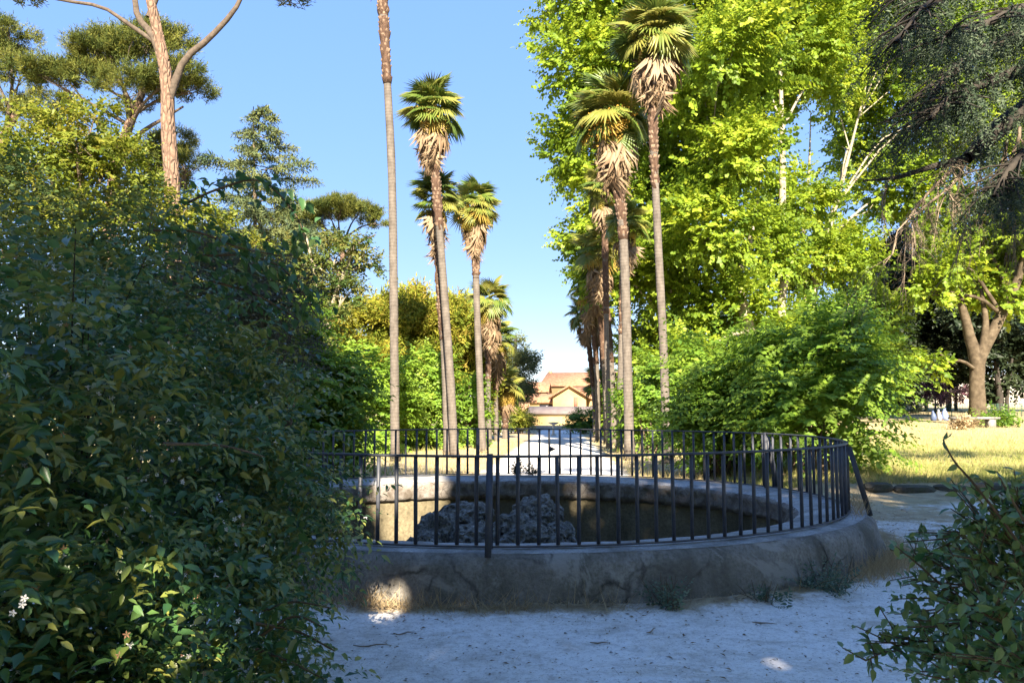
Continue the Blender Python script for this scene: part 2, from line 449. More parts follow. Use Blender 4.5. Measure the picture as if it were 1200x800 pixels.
ii, jj = np.meshgrid(np.arange(nx - 1), np.arange(ny - 1))
quad = np.stack([jj * nx + ii, jj * nx + ii + 1, (jj + 1) * nx + ii + 1, (jj + 1) * nx + ii], -1).reshape(-1, 4)
allv = np.stack([XX, YY, ZZ], -1).reshape(-1, 3)
fc = allv[quad].mean(1); fg = GM.ravel()[quad].mean(1)
hole = er(fc[:, 0], fc[:, 1]) < 3.45
is_path = (fg > .5) & ~hole & (fc[:, 1] > -6) & (fc[:, 1] < 140)
is_lawn = (~is_path) & ~hole & (fc[:, 0] > 5.2 + .064 * (fc[:, 1] - 26)) & (fc[:, 1] > 14.8) & (fc[:, 1] < 60) & (fc[:, 0] < 60)
for nm, sel in (('gravel_path', is_path), ('lawn', is_lawn), ('ground', ~(is_path | is_lawn | hole))):
    q = quad[sel]; used, inv = np.unique(q, return_inverse=True)
    me = make_mesh(nm, allv[used], inv.ravel(), np.full(len(q), 4), M['ground'], smooth=True)
    for an, arr in (('gravel', GM), ('green', GRN)):
        a = me.attributes.new(an, 'FLOAT', 'POINT'); a.data.foreach_set('value', arr.ravel()[used].astype(np.float32))
    tag(link(nm, me), kind='structure')
# distant wooded hill
mb = MB()
hx = np.linspace(-400, 700, 60); prof = 9 + 5 * np.sin(hx * .011) + 3 * np.sin(hx * .05) + rng.normal(size=60) * .7
for k in range(59):
    x0, x1 = hx[k], hx[k + 1]; a, c = prof[k], prof[k + 1]
    mb.add([(x0, 620, -4), (x1, 620, -4), (x1, 690, c), (x0, 690, a), (x1, 760, -4), (x0, 760, -4)], [(0, 1, 2, 3), (3, 2, 4, 5)])
mb.build('hill', M['hill'], smooth=True, kind='structure')

# ------------------------------------------------------------------ foliage generators
T_DIAMOND = (np.array([(0, 0, 0), (.42, .5, .1), (1, 0, -.08), (.42, -.5, .1)]), [(0, 1, 2), (0, 2, 3)])
T_LEAF = (np.array([(0, 0, 0), (.28, .4, .07), (.62, .34, .05), (1, 0, -.14), (.62, -.34, .05), (.28, -.4, .07), (.5, 0, -.02)]),
          [(0, 6, 1), (1, 6, 2), (2, 6, 3), (0, 5, 6), (5, 4, 6), (4, 3, 6)])
T_BLADE = (np.array([(0, .5, 0), (1, 0, -.05), (0, -.5, 0)]), [(0, 2, 1)])
T_LOBED = (np.array([(0, 0, 0), (.25, .55, .05), (.5, .28, .06), (.7, .5, 0), (1, 0, -.1), (.7, -.5, 0), (.5, -.28, .06), (.25, -.55, .05)]),
           [(0, 2, 1), (0, 4, 3, 2), (0, 6, 5, 4), (0, 7, 6)])

def leaf_arrays(pos, d, nrm, size, width, tpl):
    d = unit(d); s = unit(np.cross(nrm, d)); n = np.cross(d, s)
    tv, tf = tpl
    size = np.asarray(size, float).reshape(-1, 1, 1) * np.ones((len(pos), 1, 1))
    w = size * width
    v = pos[:, None, :] + tv[None, :, 0:1] * size * d[:, None, :] + tv[None, :, 1:2] * w * s[:, None, :] + tv[None, :, 2:3] * size * n[:, None, :]
    k = len(tv)
    flat, sizes = [], []
    for f in tf: flat.extend(f); sizes.append(len(f))
    flat = np.array(flat)
    F = (np.arange(len(pos))[:, None] * k + flat[None, :]).ravel()
    S = np.tile(sizes, len(pos))
    return v.reshape(-1, 3), F, S, len(tf)

def foliage(name, pos, d, nrm, size, width, tpl, mat, tint, parent, kind='stuff'):
    v, F, S, nf = leaf_arrays(pos, d, nrm, size, width, tpl)
    v = v - np.array(parent.location)
    o = link(name, make_mesh(name, v, F, S, mat, np.repeat(tint, nf)), parent)
    if kind: o['kind'] = kind
    return o

def shoots(p0, d, L, n, droop, leaf, spread=.8, tipup=.0, flat=.75, start=.1, jitter=.25, whorl=False, face=0.0):
    """leaves set along shoots: returns pos, dir, normal, size, shoot index"""
    S = len(p0); d = unit(d); L = np.broadcast_to(np.asarray(L, float), (S,))
    t = np.linspace(start, 1, n)[None, :, None]
    pos = p0[:, None, :] + d[:, None, :] * L[:, None, None] * t
    pos[..., 2] -= (droop * L)[:, None] * (t[..., 0] ** 2)
    tan = d[:, None, :] * np.ones((1, n, 1)); tan[..., 2] = tan[..., 2] - 2 * droop * t[..., 0]; tan = unit(tan)
    up = np.array((0, 0, 1.0)) + rng.normal(size=(S, 1, 3)) * (1 - flat)
    side = unit(np.cross(tan, up * np.ones((S, n, 3)) + 1e-3))
    if whorl:
        a = rng.uniform(0, 2 * math.pi, (S, n, 1)); up2 = np.cross(side, tan)
        sd = side * np.cos(a) + up2 * np.sin(a); nrm = np.cross(sd, tan)
    else:
        sgn = np.where(np.arange(n) % 2 == 0, 1.0, -1.0)[None, :, None]
        sd = side * sgn; nrm = np.cross(side, tan)
    ld = tan * (1 - spread) + sd * spread + rng.normal(size=(S, n, 3)) * jitter
    ld[..., 2] -= .12
    ld[:, -1] = tan[:, -1] + rng.normal(size=(S, 3)) * .1
    nrm = nrm + rng.normal(size=(S, n, 3)) * jitter + face * (d * np.array((1, 1, .2)))[:, None, :]
    size = leaf * rng.uniform(.65, 1.2, (S, n)) * rng.uniform(.65, 1.3, (S, 1)) * np.linspace(1.05, .75, n)[None, :]
    idx = np.repeat(np.arange(S), n)
    return pos.reshape(-1, 3), ld.reshape(-1, 3), nrm.reshape(-1, 3), size.ravel(), idx

def blob_pts(blobs, n, shell=(.55, 1.0), ncl=14, clr=.38, low=-.75):
    """start points and outward directions clustered on ellipsoids (c, r3)"""
    C = np.array([b_[0] for b_ in blobs], float); RR = np.array([b_[1] for b_ in blobs], float)
    wts = (RR[:, 0] * RR[:, 2]); wts = wts / wts.sum()
    pts, dirs, cid = [], [], []
    k = rng.choice(len(blobs), size=n, p=wts)
    cents = []
    for i in range(len(blobs)):
        v = unit(rng.normal(size=(ncl * 3, 3))); v = v[v[:, 2] > low][:ncl]
        cents.append(v * rng.uniform(shell[0], .95, (len(v), 1)))
    for i in range(len(blobs)):
        m_ = int((k == i).sum())
        if not m_: continue
        cl = rng.integers(0, len(cents[i]), m_)
        off = unit(rng.normal(size=(m_, 3))) * (rng.uniform(0, 1, (m_, 1)) ** .5) * clr
        off[:, 2] *= .65
        u = cents[i][cl] + off
        pts.append(C[i] + u * RR[i]); dirs.append(unit(u + off * 1.2)); cid.append(cl + i * 100)
    return np.concatenate(pts), np.concatenate(dirs), np.concatenate(cid), [C[i] + c * RR[i] for i, cc in enumerate(cents) for c in cc]

def tint_for(cid, idx, spread=.25, base=.45):
    """leaf tint: each shoot and clump a little different"""
    cl = {c: rng.normal() for c in np.unique(cid)}
    s = np.array([cl[c] for c in cid]) * spread * .7 + rng.normal(size=len(cid)) * spread * .5
    t = base + s[idx] + rng.normal(size=len(idx)) * spread * .45
    return np.clip(t, 0, 1)

def pxblobs(lst, d, jit=.0, flat=1.0, deep=.9):
    out = []
    for e in lst:
        px, py, r = e[:3]; dd = d + (e[3] if len(e) > 3 else rng.uniform(-1, 1) * jit)
        rm = r / FPX * dd
        out.append((P(px, py, dd), np.array((rm, rm * deep, rm * flat))))
    return out

def grow_limbs(mb, trunk, rads, blobs, cents, rscale=1.0, sub=5, n=7, lowest=.25):
    """limbs from the trunk to every blob and twigs on to its clumps"""
    for bi, (c, rr) in enumerate(blobs):
        lower = [i for i in range(len(trunk)) if trunk[i][2] < c[2] - .15 * rr[2]] or [len(trunk) // 2]
        i0 = lower[-1] if len(lower) < len(trunk) else len(trunk) - 1
        i0 = max(int(len(trunk) * lowest), int(i0 * rng.uniform(.75, 1)))
        a = trunk[i0]; span = np.linalg.norm(c - a)
        midp = a * .5 + c * .5 + np.array((0, 0, .12 * span)) + rng.normal(size=3) * .06 * span
        r0 = max(.035, min(rads[i0] * .55, span * .022 + .03)) * rscale
        pts = spline([a, midp, c], 7)
        mb.tube(pts, np.linspace(r0, r0 * .35, 7), n, .05, False)
        near = sorted(cents, key=lambda q: np.linalg.norm((q - c) / rr))[:14]
        for q in random.sample(near, min(sub, len(near))):
            s0 = pts[rng.integers(3, 7)]; sp = np.linalg.norm(q - s0)
            mm = (s0 + q) / 2 + rng.normal(size=3) * .1 * sp
            mb.tube(spline([s0, mm, q], 5), np.linspace(r0 * .4, r0 * .1, 5), 5, .05, False)

def tree(name, label, cat, d, trunk_px, r0, r1, blobs, bark, leafm, nshoot, L, nleaf, leaf, width=.6, tpl=T_DIAMOND,
         group=None, droop=.15, up=.3, ncl=14, clr=.38, shell=(.5, 1), sub=5, rs=1.0, flatn=.6, spread=.7, low=-.75, whorl=False,
         base_t=.45, tsp=.28, extra_limbs=(), ground=True, start=.1, lowest=.25):
    tp = [P(a, b_, d) for a, b_ in trunk_px]
    if ground:
        tp[0][2] = float(H(tp[0][0], tp[0][1])) - .1
    root = thing(name, label, cat, (tp[0][0], tp[0][1], tp[0][2] + .1), group)
    path = spline(tp, 14); rads = np.linspace(r0, r1, 14); rads[0] *= 1.35; rads[1] *= 1.08
    mb = MB(); mb.tube(path, rads, 12, .05)
    mb.build('trunk', bark, root, True)
    p0, dr, cid, cents = blob_pts(blobs, nshoot, shell, ncl, clr, low)
    lb = MB(); grow_limbs(lb, path, rads, blobs, cents, rs, sub, lowest=lowest)
    for pl, ra, rb_ in extra_limbs:
        q = spline([P(a, b_, d) for a, b_ in pl], 10); lb.tube(q, np.linspace(ra, rb_, 10), 9, .06, False)
    lb.build('limbs', M['pine_limb'] if bark is M['pine_bark'] else bark, root, True)
    dr = unit(dr + np.array((0, 0, up)) + rng.normal(size=dr.shape) * .35)
    Ls = L * rng.uniform(.6, 1.3, len(p0))
    pos, ld, nr, sz, idx = shoots(p0, dr, Ls, nleaf, droop, leaf, spread, flat=flatn, whorl=whorl, start=start, face=0 if whorl else .9)
    foliage('crown', pos, ld, nr, sz, width, tpl, leafm, tint_for(cid, idx, tsp, base_t), root)
    return root

# ------------------------------------------------------------------ the stone basin
def lathe(name, prof, mat, parent, amp, freq=1.6, seg=220, loc_amp=None):
    prof = np.array(prof, float)
    rows = []
    L = [0]
    for i in range(len(prof) - 1):
        n = max(1, int(np.linalg.norm(prof[i + 1] - prof[i]) / .055)); L.append(n)
        for k in range(n): rows.append(prof[i] + (prof[i + 1] - prof[i]) * k / n)
    rows.append(prof[-1]); rows = np.array(rows)
    v = []
    for j, (r, z) in enumerate(rows):
        e = 0.25 if j in (0, len(rows) - 1) else 1
        for k in range(seg):
            a = 2 * math.pi * k / seg
            q = Vector((SX * r * math.cos(a), r * math.sin(a), z))
            dn = amp * e * (mnoise.noise(q * freq) * .8 + mnoise.noise(q * freq * 3.7) * .5 + mnoise.noise(q * freq * 9) * .35)
            dz = amp * e * .6 * mnoise.noise(q * freq * 2.3 + Vector((9, 3, 1)))
            v.append((BC[0] + SX * (r + dn) * math.cos(a), BC[1] + (r + dn) * math.sin(a), z + dz))
    F = []
    for j in range(len(rows) - 1):
        for k in range(seg):
            k2 = (k + 1) % seg; F.append((j * seg + k, j * seg + k2, (j + 1) * seg + k2, (j + 1) * seg + k))
    mb = MB(); mb.add(v, F)
    return mb.build(name, mat, parent, True)

basin = thing('fountain_basin', 'large round sunken stone basin with weathered low wall inside the iron railing', 'basin', (BC[0], BC[1], 0))
lathe('outer_wall', [(3.88, -.15), (3.83, .03), (3.75, .36), (3.70, .43), (3.66, .452)], M['wall'], basin, .022)
lathe('coping', [(3.668, .45), (3.5, .462), (3.3, .458), (3.1, .44), (3.02, .40)], M['coping'], basin, .014, 3.0, 260)
lathe('rubble_lip', [(3.03, .41), (2.97, .36), (3.02, .27), (2.98, .17), (3.05, .1), (3.12, .1)], M['rubble'], basin, .042, 5.5, 420)
lathe('inner_wall', [(3.09, .16), (3.08, -.85)], M['inner'], basin, .015)
mb = MB(); ring = [(BC[0] + SX * 3.15 * math.cos(a), BC[1] + 3.15 * math.sin(a), -.78) for a in np.linspace(0, 2 * math.pi, 80, endpoint=False)]
mb.add(ring, [tuple(range(80))]); mb.build('basin_floor', M['inner'], basin)

# ------------------------------------------------------------------ railing
rail = thing('iron_railing', 'circular dark painted iron railing standing on the basin wall', 'railing', (BC[0], BC[1], .45))
def ring_bar(name, r, z, w, h):
    mb = MB(); seg = 180; v, F = [], []
    for k in range(seg):
        a = 2 * math.pi * k / seg; c, s = math.cos(a), math.sin(a)
        for dr, dz in ((-w / 2, -h / 2), (w / 2, -h / 2), (w / 2, h / 2), (-w / 2, h / 2)):
            v.append((BC[0] + (SX * r + dr) * c, BC[1] + (r + dr) * s, z + dz + .004 * math.sin(a * 5)))
    for k in range(seg):
        k2 = (k + 1) % seg
        for e in range(4):
            e2 = (e + 1) % 4; F.append((k * 4 + e, k * 4 + e2, k2 * 4 + e2, k2 * 4 + e))
    mb.add(v, F); return mb.build(name, M['iron'], rail)
ring_bar('top_rail', RAIL_R, 1.29, .045, .022)
ring_bar('bottom_rail', RAIL_R, .485, .04, .014)
mb = MB(); mb.tube([(0, 0, .494), (0, 0, .9), (0, 0, 1.279)], .0185, 8); me_bar = mb.build('bar', M['iron']).data
bpy.data.objects.remove(bpy.data.objects['bar'])
posts = [R(a) for a in (-92, -19.5, 24, 97.5, 163, 208)]
nb = 133
tt = np.linspace(0, 2 * math.pi, 4001); ss = np.concatenate([[0], np.cumsum(np.hypot(np.diff(SX * np.cos(tt)), np.diff(np.sin(tt))))])
for k in range(nb):
    a = float(np.interp((k + .3) / nb * ss[-1], ss, tt))
    if min(abs((a - p + math.pi) % (2 * math.pi) - math.pi) for p in posts) < .014: continue
    o = link('bar', me_bar, rail, (SX * RAIL_R * math.cos(a), RAIL_R * math.sin(a), -.45))
    o.rotation_euler = (rng.normal() * .006, rng.normal() * .006, rng.uniform(0, 6))
for a in posts:
    mb = MB(); pc = np.array((BC[0] + SX * RAIL_R * math.cos(a), BC[1] + RAIL_R * math.sin(a), 0.0)); no = unit((math.cos(a) / SX, math.sin(a), 0))
    mb.box((pc[0], pc[1], .87), (.05, .055, .88), math.atan2(no[1], no[0])); mb.build('post', M['iron'], rail)
    mb = MB()
    t = np.array((-no[1], no[0], 0)); lo = pc + no * .24 + (0, 0, .43); hi = pc + no * .03 + (0, 0, 1.24)
    ax = unit(hi - lo); nn = np.cross(ax, t)
    q = [e + t * sx * .028 + nn * sy * .03 for e in (lo, hi) for sx, sy in ((-1, -1), (1, -1), (1, 1), (-1, 1))]
    mb.add(q, [(3, 2, 1, 0), (4, 5, 6, 7), (0, 1, 5, 4), (1, 2, 6, 5), (2, 3, 7, 6), (3, 0, 4, 7)])
    mb.build('brace', M['iron'], rail)
pp = P(646, 526, 14.05); mb = MB(); mb.add([pp + .7 * np.array(v) for v in ((-.06, -.008, .09), (.12, -.008, .0), (-.06, -.008, -.08), (-.06, .008, .09), (.12, .008, 0), (-.06, .008, -.08))], [(0, 2, 1), (3, 4, 5), (0, 1, 4, 3), (1, 2, 5, 4), (2, 0, 3, 5)])
mb.build('plate', M['iron'], rail)

# ------------------------------------------------------------------ tufa rockwork in the basin
rockwork = thing('rockwork', 'heap of pitted tufa rocks rising in the middle of the basin', 'rocks', (-.27, 10.9, -.78))
import bmesh
def rock(c, r, seed):
    bm = bmesh.new(); bmesh.ops.create_icosphere(bm, subdivisions=4, radius=1)
    for v in bm.verts:
        q = v.co.copy(); o_ = Vector((seed * 3.1, seed * 1.7, 0))
        k = 1 + .28 * mnoise.noise(q * 1.3 + o_) + .2 * mnoise.noise(q * 3.1 + o_) + .13 * mnoise.noise(q * 7 + o_) + .07 * mnoise.noise(q * 15 + o_)
        v.co = Vector((q.x * r[0], q.y * r[1], q.z * r[2])) * k
    me = bpy.data.meshes.new('rock'); bm.to_mesh(me); bm.free(); me.materials.append(M['tufa'])
    loc = np.asarray(c) - np.array(rockwork.location)
    o = link('rock', me, rockwork, loc); o.rotation_euler = (0, 0, seed)
for i, (px, py, d, rx, rz) in enumerate([(512, 628, 10.7, .34, .34), (560, 642, 10.5, .42, .32), (545, 606, 11.3, .4, .22), (600, 634, 10.6, .38, .34), (628, 612, 11.2, .34, .34),
                                         (625, 640, 10.4, .34, .32), (655, 634, 10.7, .28, .26), (618, 600, 11.6, .26, .2), (500, 650, 10.4, .3, .3), (580, 665, 10.3, .6, .3), (648, 604, 11.9, .2, .2)]):
    rock(P(px, py, d), (rx, rx * .85, rz), i + 1.3)

# ------------------------------------------------------------------ palms
def fan_mesh(name, mat, seg, span, pet, rad, droop, curl, wob, bend=.0):
    mb = MB(); da = 2 * span / seg
    mb.add([(0, -.018, 0), (0, .018, 0), (pet, .008, -.01), (pet, -.008, -.01)], [(0, 1, 2, 3)], .3)
    def pt(a, r, dz):
        q = -droop * r * r / rad + dz - curl * max(0, r - .6 * rad) ** 2 / rad; c_ = r * math.cos(a)
        return (pet + c_ * math.cos(bend) + q * math.sin(bend), r * math.sin(a), q * math.cos(bend) - c_ * math.sin(bend))
    for k in range(seg):
        a = -span + (k + .5) * da; aw = a + rng.normal() * wob
        rr = rad * rng.uniform(.82, 1.05) * (.78 + .22 * math.cos(a * .7))
        h = .035 * rad
        mb.add([pt(a, .03, 0), pt(a - da * .55, rr * .5, -h), pt(aw, rr, -h * 2), pt(a + da * .55, rr * .5, -h), pt(aw, rr * .5, h)],
               [(0, 1, 4), (4, 1, 2), (0, 4, 3), (4, 2, 3)], float(np.clip(.35 + rng.normal() * .15, 0, 1)))
    v = np.concatenate(mb.v)
    return make_mesh(name, v, mb.f, mb.s, mat, mb.t)
FAN = [fan_mesh('green_frond', M['frond'], 24, R(125), .5, .62, .16, .7, .03, b_) for b_ in (R(5), R(22), R(40))]
FANY = [fan_mesh('yellow_frond', M['frond_yellow'], 20, R(110), .45, .6, .3, 1.0, .06, b_) for b_ in (R(20), R(45))]
FAND = [fan_mesh('dead_frond', M['frond_dead'], 18, R(55), .45, .75, .3, .9, .14) for _ in range(3)]

def frame(d, up):
    x = unit(d); y = unit(np.cross(up, x)); z = np.cross(x, y)
    return x, y, z

def palm(label, pts, d, crown, skirt, ngreen, nyellow, ndead, r_base, r_top, fibre_from, size, joined=False, fruit=0, group='tall fan palms along the avenue', lean_dark=False):
    tp = [P(a, b_, d) for a, b_ in pts]
    tp[0][2] = float(H(tp[0][0], tp[0][1])) - .05
    root = thing('fan_palm', label, 'palm', (tp[0][0], tp[0][1], tp[0][2] + .05), group)
    n = 26
    path = spline(tp, n)
    rad = np.interp(np.linspace(0, 1, n), [0, .05, fibre_from, 1], [r_base * 1.25, r_base, r_base * .9, r_top])
    mb = MB(); mb.tube(path, rad * (1 + .02 * rng.normal(size=n)), 12, .02); mb.build('trunk', M['palm_bark'], root, True)
    i0 = int(fibre_from * (n - 1))
    fp = spline(path[i0:], 40); fr = np.linspace(rad[i0] * 1.12, r_top * 1.25, 40) * (1 + .08 * rng.normal(size=40))
    mb = MB(); mb.tube(fp, fr, 12, .07); mb.build('fibre_sheath', M['fibre'], root)
    # stubs of cut leaf bases up the shaggy part
    bb = MB()
    for k in range(int(240 if d < 35 else 40)):
        t = rng.integers(1, 39); a = rng.uniform(0, 6.28); o_ = np.array((math.cos(a), math.sin(a), 0)); c = fp[t] + o_ * fr[t] * .9
        sd = np.array((-o_[1], o_[0], 0)); hh = .11
        bb.add([c - sd * .05, c + sd * .05, c + o_ * .05 + sd * .03 + (0, 0, hh), c + o_ * .05 - sd * .03 + (0, 0, hh), c + o_ * -.03 + (0, 0, hh)], [(0, 1, 2, 3), (1, 4, 2), (4, 0, 3), (3, 2, 4)])
    bb.build('leaf_bases', M['boot'], root, kind='stuff')
    top = path[-1]
    items = []; size *= 1.22; ngreen = int(ngreen * 1.25); ndead = int(ndead * 1.3)
    for k in range(ngreen):
        az = k * 2.39996 + rng.uniform(-.2, .2); el = R(80) - R(95) * (k / max(1, ngreen - 1)) ** .8 + rng.normal() * .2
        items.append(('green_frond', random.choice(FAN), az, el, top + np.array((0, 0, .1 - .35 * k / ngreen)), size * rng.uniform(.85, 1.1)))
    for k in range(nyellow):
        az = k * 2.39996 + rng.uniform(0, 1); el = R(-10) - R(45) * rng.uniform()
        items.append(('yellow_frond', random.choice(FANY), az, el, top + np.array((0, 0, -.3)), size * rng.uniform(.8, 1.0)))
    for k in range(ndead):
        f = k / max(1, ndead); az = k * 2.39996 + rng.uniform(-.3, .3); el = R(-46) - R(36) * f ** .7 + rng.normal() * .1
        items.append(('dead_frond', random.choice(FAND), az, el, top + np.array((0, 0, -.35 - skirt * f * .62)), size * rng.uniform(.65, 1.0) * (1.0 - .25 * f)))
    jm = {}
    for nm, me, az, el, c, s in items:
        dv = np.array((math.cos(az) * math.cos(el), math.sin(az) * math.cos(el), math.sin(el)))
        upv = np.array((-math.cos(az) * math.sin(el), -math.sin(az) * math.sin(el), math.cos(el))) + rng.normal(size=3) * .3
        x, y, z = frame(dv, upv)
        if joined:
            jm.setdefault(nm, []).append((me, x, y, z, c, s)); continue
        o = link(nm, me, root)
        c = c - np.array(root.location)
        o.matrix_basis = Matrix(((x[0] * s, y[0] * s, z[0] * s, c[0]), (x[1] * s, y[1] * s, z[1] * s, c[1]), (x[2] * s, y[2] * s, z[2] * s, c[2]), (0, 0, 0, 1)))
    for nm, lst in jm.items():
        mb = MB(); ts = []
        for me, x, y, z, c, s in lst:
            v = np.array([w.co for w in me.vertices]); v = c + s * (v[:, :1] * x + v[:, 1:2] * y + v[:, 2:] * z)
            mb.add(v, [tuple(p.vertices) for p in me.polygons], float(rng.uniform(.1, .9)))
        mb.build({'green_frond': 'crown', 'yellow_frond': 'yellow_fronds', 'dead_frond': 'dead_leaf_skirt'}[nm], {'green_frond': M['frond'], 'yellow_frond': M['frond_yellow'], 'dead_frond': M['frond_dead']}[nm], root, kind='stuff')
    for k in range(fruit):
        az = rng.uniform(3.2, 6.2); c = top + np.array((math.cos(az) * .45, math.sin(az) * .45, -.25 + rng.uniform(-.15, .1))) * size
        nn = 130; off = rng.normal(size=(nn, 3)) * np.array((.13, .13, .12)) * size
        pos = c + off
        foliage('fruit_cluster', pos, rng.normal(size=(nn, 3)), rng.normal(size=(nn, 3)), .09, .8, T_DIAMOND, M['fruit'], rng.uniform(0, 1, nn), root)
    return root

palm('tallest left palm with bare banded trunk, its crown above the picture', [(463, 545), (462, 400), (459, 200), (450, 30), (446, -75)], 26, None, 1.4, 26, 4, 26, .15, .2, .66, 1.15)
palm('tall left palm with full straw skirt, the highest crown in view left of the avenue', [(533, 545), (527, 430), (519, 320), (510, 200), (507, 128)], 28, None, 1.9, 30, 7, 34, .15, .15, .62, 1.12, fruit=1)
palm('shorter left palm with small round crown and grey hanging dead leaves below it', [(525, 545), (522, 430), (516, 330), (512, 232)], 30, None, 2.4, 26, 2, 20, .17, .19, .45, .98)
palm('left palm with drooping yellow green crown and short straw skirt', [(566, 545), (562, 440), (558, 330), (557, 240)], 32, None, 2.1, 30, 9, 24, .15, .13, .7, 1.02, fruit=1)
palm('left palm with dark crown over long yellow brown skirt, near the dark conifer', [(573, 540), (572, 450), (574, 352)], 42, None, 3.1, 22, 8, 24, .16, .16, .55, 1.15)
palm('slender left palm half hidden behind the yellow brown skirted palm', [(582, 540), (581, 460), (583, 395)], 47, None, 2.5, 18, 4, 16, .15, .15, .5, 1.1)
palm('low palm with orange brown fronds in front of the dark conifer', [(592, 520), (592, 490), (591, 452)], 52, None, 1.2, 18, 14, 8, .2, .22, .3, 1.35)
palm('tallest right palm with dark crown and grey skirt before the plane trees', [(781, 545), (778, 420), (771, 280), (765, 140), (766, 42)], 25, None, 2.2, 32, 2, 34, .14, .15, .6, 1.28)
palm('right palm with yellow flower sprays and wide straw skirt', [(738, 545), (735, 420), (731, 290), (722, 190), (718, 135)], 26.5, None, 2.3, 30, 12, 38, .17, .17, .55, 1.35, fruit=4)
palm('right palm behind the skirted one, showing only a pale skirt half way up', [(726, 545), (728, 420), (733, 262)], 33, None, 2.0, 22, 2, 26, .15, .15, .6, .95)
palm('thin dark right palm whose crown hides behind the wide straw skirt', [(714, 540), (711, 400), (708, 222)], 36, None, 1.6, 22, 2, 18, .13, .14, .6, 1.05)
palm('right palm with loose pale crown left of the pale skirt', [(720, 535), (716, 420), (703, 290)], 40, None, 2.6, 22, 5, 24, .16, .15, .5, 1.3)
palm('right palm with brown tinged crown lower than the loose pale crown', [(701, 530), (699, 430), (692, 335)], 46, None, 2.4, 20, 6, 22, .16, .16, .55, 1.3)
palm('right palm between the brown tinged crown and the thin dark palm, crown half hidden', [(711, 530), (708, 430), (700, 318)], 43, None, 2.2, 20, 3, 18, .15, .15, .55, 1.1)
palm('far right palm with dark spiky crown against the sky', [(698, 525), (695, 450), (686, 368)], 54, None, 1.6, 22, 2, 14, .16, .17, .5, 1.25)
palm('far right palm between the dark spiky crown and the thin dark trunks', [(706, 520), (706, 450), (704, 368)], 60, None, 2.0, 20, 2, 18, .16, .17, .5, 1.3)
palm('small low right palm with dark fronds and one yellow flower head beside the villa', [(706, 520), (706, 490), (705, 452)], 56, None, .8, 20, 1, 6, .17, .18, .4, 1.4, fruit=1)

# ------------------------------------------------------------------ plane trees on the right
PB = dict(cat='tree', bark=M['plane_bark'], leafm=M['plane'], width=.95, clr=.6, ncl=20, shell=(.35, 1.03), group='plane trees on the right', tpl=T_DIAMOND, sub=2)
tree('plane_tree', 'plane tree at the avenue edge, its crown ending at the open sky', d=46, trunk_px=[(800, 520), (802, 430), (790, 300), (770, 150), (755, 20)], r0=.45, r1=.04,
     blobs=pxblobs([(690, 70, 58), (688, 175, 48), (745, 100, 75), (715, -10, 80), (750, 235, 65), (725, 315, 50), (790, 330, 65), (800, 190, 65), (690, 285, 32), (775, 420, 55), (755, 480, 38)], 46, 2.5),
     nshoot=10500, L=1.0, nleaf=10, leaf=.29, **PB)
tree('plane_tree', 'plane tree with forked pale trunk behind the two skirted palms', d=40, trunk_px=[(885, 520), (880, 400), (862, 330), (846, 290), (835, 220), (825, 90)], r0=.4, r1=.03,
     blobs=pxblobs([(845, 70, 70), (860, 185, 58), (825, 270, 52), (895, 300, 48), (870, 375, 50), (850, -30, 80), (800, 440, 50), (810, 130, 50), (860, 450, 50)], 39.5, 2.5),
     nshoot=7800, L=.95, nleaf=10, leaf=.26, extra_limbs=[([(862, 330), (880, 280), (890, 200), (885, 120)], .2, .02), ([(862, 330), (852, 300), (820, 270), (800, 240)], .16, .02)], **PB)
tree('plane_tree', 'plane tree with straight white trunk in the middle of the green mass', d=43, trunk_px=[(917, 520), (916, 350), (917, 200), (915, 100), (912, -30)], r0=.3, r1=.06,
     blobs=pxblobs([(925, 45, 68), (965, 95, 42), (900, 120, 40), (935, 235, 40), (955, 310, 40), (915, -70, 90), (930, 400, 50)], 46.5, 2),
     nshoot=6600, L=.95, nleaf=10, leaf=.27, **PB)
tree('plane_tree', 'plane tree with leaning pale limbs left of the hanging cedar twigs', d=49, trunk_px=[(935, 520), (948, 370), (962, 300), (985, 220), (1015, 100)], r0=.42, r1=.03,
     blobs=pxblobs([(1015, 100, 62), (1035, 225, 55), (1000, 300, 42), (1050, 20, 80), (1090, 150, 70), (1015, 380, 45), (985, 20, 60), (1110, 60, 80), (1170, 120, 80), (990, 440, 60), (1008, 172, 36), (1160, 0, 90)], 52, 2),
     nshoot=11000, L=1.05, nleaf=10, leaf=.3, extra_limbs=[([(948, 370), (940, 300), (948, 200), (950, 130)], .22, .02)], **PB)
tree('plane_tree', 'broad plane tree with stout brown forked trunk standing beyond the lawn', d=42, trunk_px=[(1147, 510), (1145, 440), (1150, 415), (1172, 372), (1195, 320), (1215, 230)], r0=.42, r1=.17,
     blobs=pxblobs([(1150, 330, 36), (1112, 315, 30), (1185, 345, 28), (1130, 270, 42), (1190, 270, 50), (1240, 300, 60), (1230, 200, 70), (1085, 345, 20), (1090, 430, 16)], 42, 2.0),
     nshoot=3400, L=.8, nleaf=10, leaf=.28, extra_limbs=[([(1146, 432), (1137, 395), (1128, 360), (1120, 320)], .35, .12), ([(1150, 420), (1155, 380), (1150, 340)], .25, .1)], **{**PB, 'bark': M['tan_bark']})

